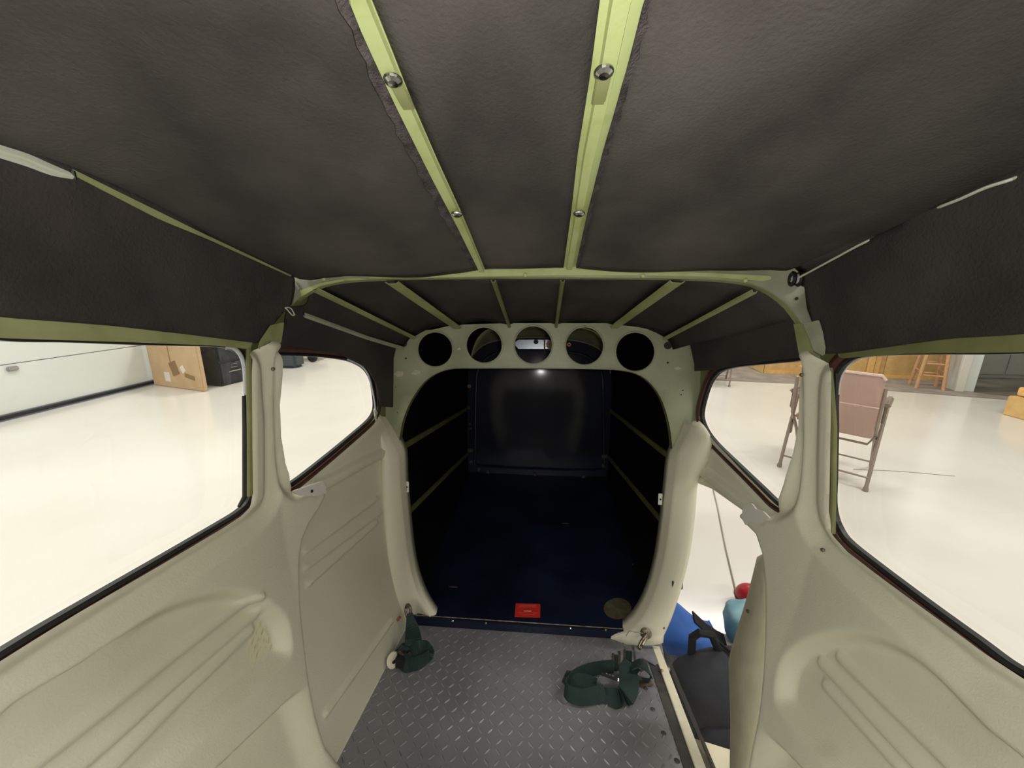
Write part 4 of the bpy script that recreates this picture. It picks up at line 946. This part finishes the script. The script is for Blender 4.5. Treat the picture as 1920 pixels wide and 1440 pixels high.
for a, b in ((882, 844), (1133, 855), (877, 764), (1147, 770)):
    MB().box(at(a, b, D3-.05), (.035, .02, .022), None, .004).done('stringer_clip', dirt, AB)

# ================================================================== SEAT BELTS
Zup = Vector((0, 0, 1))
def fp(px, py, h=0.0): return Vector(onfloor(px, py, fz+h))
# left belt
LB = empty('seat_belt', W(fp(775, 1235)), label='dark green seat belt hanging folded from the left column', cat='seat belt')
anc = wp3(765, 1146, -1, .035)
MB().tube([anc+Vector((.010*math.sin(t)+.001, -.008*math.sin(t), .019*math.cos(t))) for t in np.linspace(0, 2*math.pi, 20, endpoint=False)], .0045, 8, closed=True).done('anchor_ring', steeld, LB, label='brown worn steel anchor ring')
MB().tube([anc+Vector((-.004, -.01, .012)), anc+Vector((.012, -.012, -.01))], .003, 8).done('anchor_pin', steel, LB)
MB().tube([anc+Vector((-.02, -.01, -.012)), anc+Vector((-.028, -.012, -.022))], .004, 6).done('safety_wire', mat('rusty_red', (160, 80, 60), .6), LB)
def strap(name, cps, parent, wid=.045, m=webbing, th=.003, n=6, **k):
    P = crom([tuple(c[0]) for c in cps], n=n); S_ = crom([tuple(Vector(c[1]).normalized()) for c in cps], n=n)
    Wd = crom([(c[2] if len(c) > 2 else wid, 0) for c in cps], n=n)
    V = []; F = []; N = len(P)
    for i in range(N):
        p = Vector(P[i]); t = Vector(P[min(i+1, N-1)])-Vector(P[max(i-1, 0)]); t.normalize(); w = Vector(S_[i]); w = w-t*w.dot(t); w.normalize(); nn = t.cross(w); ww = Wd[i][0]
        for a, b in ((-1, -1), (1, -1), (1, 1), (-1, 1)): V.append(p+w*a*ww/2+nn*b*th/2)
    for i in range(N-1):
        for q in range(4): F.append((i*4+q, i*4+(q+1) % 4, i*4+4+(q+1) % 4, i*4+4+q))
    F += [(3, 2, 1, 0), tuple((N-1)*4+q for q in range(4))]
    return raw(name, V, F, m, parent, **k)
a1 = Vector(at(768, 1150, 1.06)); a2 = Vector(at(772, 1175, 1.05)); a3 = Vector(at(775, 1203, 1.01)); 
strap('webbing', [(a1, (1, .1, 0), .016), (a2, (1, .1, 0), .034), (a3, (1, .1, -.1), .046), (fp(772, 1222, .03), (1, 0, -.1), .048), (fp(760, 1226, .03), (1, .3, 0), .045), (fp(766, 1214, .045), (1, .4, 0), .045)], LB)
strap('webbing', [(fp(748, 1214, .03), (.2, 1, .2), .03), (fp(765, 1222, .035), (.2, 1, .6), .04), (fp(785, 1217, .04), (.2, 1, .6), .04), (fp(800, 1216, .025), (.1, 1, .3), .035), (fp(800, 1230, .015), (.1, 1, .5), .035), (fp(780, 1238, .012), (.1, 1, .5), .04), (fp(760, 1242, .012), (.1, 1, .5), .04)], LB)
strap('webbing', [(fp(752, 1226, .02), (0, .4, 1), .04), (fp(756, 1240, .022), (.4, 0, 1), .044), (fp(770, 1246, .022), (.6, 0, 1), .044), (fp(790, 1240, .02), (0, .3, 1), .034), (fp(805, 1228, .02), (0, .3, 1), .03)], LB)
MB().box(fp(752, 1240, .02), (.026, .02, .03), None, .003).done('buckle', packd, LB, label='black buckle')
strap('adjuster', [(fp(749, 1220, .045), (0, 0, 1), .008), (fp(755, 1228, .035), (0, 0, 1), .008), (fp(764, 1229, .035), (0, 0, 1), .008), (fp(770, 1223, .04), (0, 0, 1), .008)], LB, m=steeld, label='dull steel slide bar')
MB().tube([fp(747, 1250, .004), fp(758, 1251, .004), fp(763, 1249, .004)], .0022, 6).done('buckle_edge', steel, LB, label='shiny buckle edge')
FA = empty('belt_anchor_plate', W(fp(737, 1236)), label='cream anchor plate with a dark slot at the foot of the left wall', cat='plate')
c = fp(739, 1240, .018); MB().lathe(c+Vector((-.004, .004, 0)), (.8, -.5, .35), [(.018, -.003), (.020, 0), (.018, .003)], 20).done('anchor_plate', cream2, FA)
MB().box(c+Vector((.004, -.001, .002)), (.004, .018, .007), (Vector((.8, -.5, .35)).normalized(), Vector((.53, .85, 0)).normalized(), Vector((-.3, .18, .94)).normalized()), .001).done('slot', packd, FA)
# right belt
RBt = empty('seat_belt', W(fp(1140, 1280)), label='dark green seat belt looped on the tread floor at the right', cat='seat belt')
up = (0, 0, 1)
strap('webbing', [(fp(1150, 1250, .024), up), (fp(1125, 1252, .024), up), (fp(1098, 1258, .024), up), (fp(1074, 1270, .024), (0, 0, 1)), (fp(1060, 1287, .024), (.1, 0, 1)), (fp(1066, 1300, .024), (.1, .1, 1)), (fp(1088, 1307, .022), (0, .3, 1)), (fp(1112, 1304, .018), (0, .6, 1)), (fp(1135, 1300, .012), (-.1, 1, .7))], RBt, .036, label='looped part standing on edge')
strap('webbing', [(fp(1058, 1268, .03), (.2, .1, 1), .03), (fp(1075, 1276, .02), (.1, .6, .7), .04), (fp(1100, 1280, .012), (-.2, 1, .3), .044), (fp(1118, 1287, .008), (-.2, 1, .2), .044)], RBt)
strap('webbing', [(fp(1120, 1298, .006), (.1, 1, .3), .03), (fp(1148, 1309, .01), (-.3, 1, .4), .04), (fp(1170, 1306, .02), (1, .4, .2), .046), (fp(1180, 1283, .03), (1, .1, 0), .046), (fp(1178, 1256, .03), (1, -.1, 0), .046), (fp(1186, 1245, .034), (1, -.5, 0), .045)], RBt)
strap('webbing', [(fp(1184, 1250, .035), (.4, 1, -.2), .044), (fp(1200, 1244, .045), (.4, 1, -.2), .044), (fp(1213, 1252, .038), (.3, 1, -.3), .044), (fp(1220, 1268, .02), (.2, 1, -.6), .04), (fp(1212, 1282, .006), (.9, .3, 0), .036)], RBt)
for dx, hh in ((1149, .032), (1161, .034), (1171, .032)):
    MB().box(fp(dx, 1243-(dx-1149)*.35, hh), (.006, .007, .05), None, .001).done('adjuster_bar', steeld, RBt, label='dull steel adjuster bar')
MB().box(fp(1154, 1243, .03), (.012, .004, .044), None, .001).done('webbing', webbing, RBt)
MB().box(fp(1179, 1236, .034), (.016, .004, .046), None, .001).done('webbing', webbing, RBt)
bc = Vector(at(1143, 1269, .965)); bx_ = (Vector((1, -.25, -.1)).normalized(), Vector((.2, .75, -.65)).normalized(), Vector((.2, .65, .75)).normalized())
BU = MB().box(bc, (.042, .026, .006), bx_, .001).done('buckle', packd, RBt, label='glossy black buckle with a silver edge')
MB().box(bc+bx_[0]*.022, (.003, .028, .007), bx_, .0005).done('buckle_edge', steel, BU)
for dx, dy in ((-.008, -.004), (.008, -.006), (.0, .003)): MB().lathe(bc+bx_[0]*dx+bx_[1]*dy, bx_[2], [(.003, 0), (.0025, .005)], 8).done('rivet', steel, BU)
MB().box(fp(1208, 1281, .006), (.044, .012, .007), (Vector((1, .12, 0)).normalized(), Vector((-.12, 1, 0)).normalized(), Zup), .001).done('end_clip', steeld, RBt, label='grey steel end clip')
ra = Vector(at(1211, 1188, 1.09)); MB().lathe(ra, (-.2, -1, .1), [(.001, -.004), (.015, -.004), (.016, 0), (.012, .004), (.005, .006)], 18).done('anchor_bolt', steeld, RBt, label='round steel anchor bolt')
MB().tube([ra+Vector((.002, -.008, .005)), ra+Vector((-.014, -.012, -.016)), Vector(at(1198, 1216, 1.06))], [.005, .006, .006], 8).done('anchor_hook', steeld, RBt)
MB().tube([ra+Vector((0, -.008, -.006)), Vector(at(1204, 1210, 1.06))], .004, 8).done('anchor_hook', steeld, RBt)
MB().tube([ra+Vector((-.01, -.006, .004)), Vector(at(1180, 1183, 1.08)), Vector(at(1174, 1192, 1.07))], .0012, 6).done('safety_wire', steel, RBt)
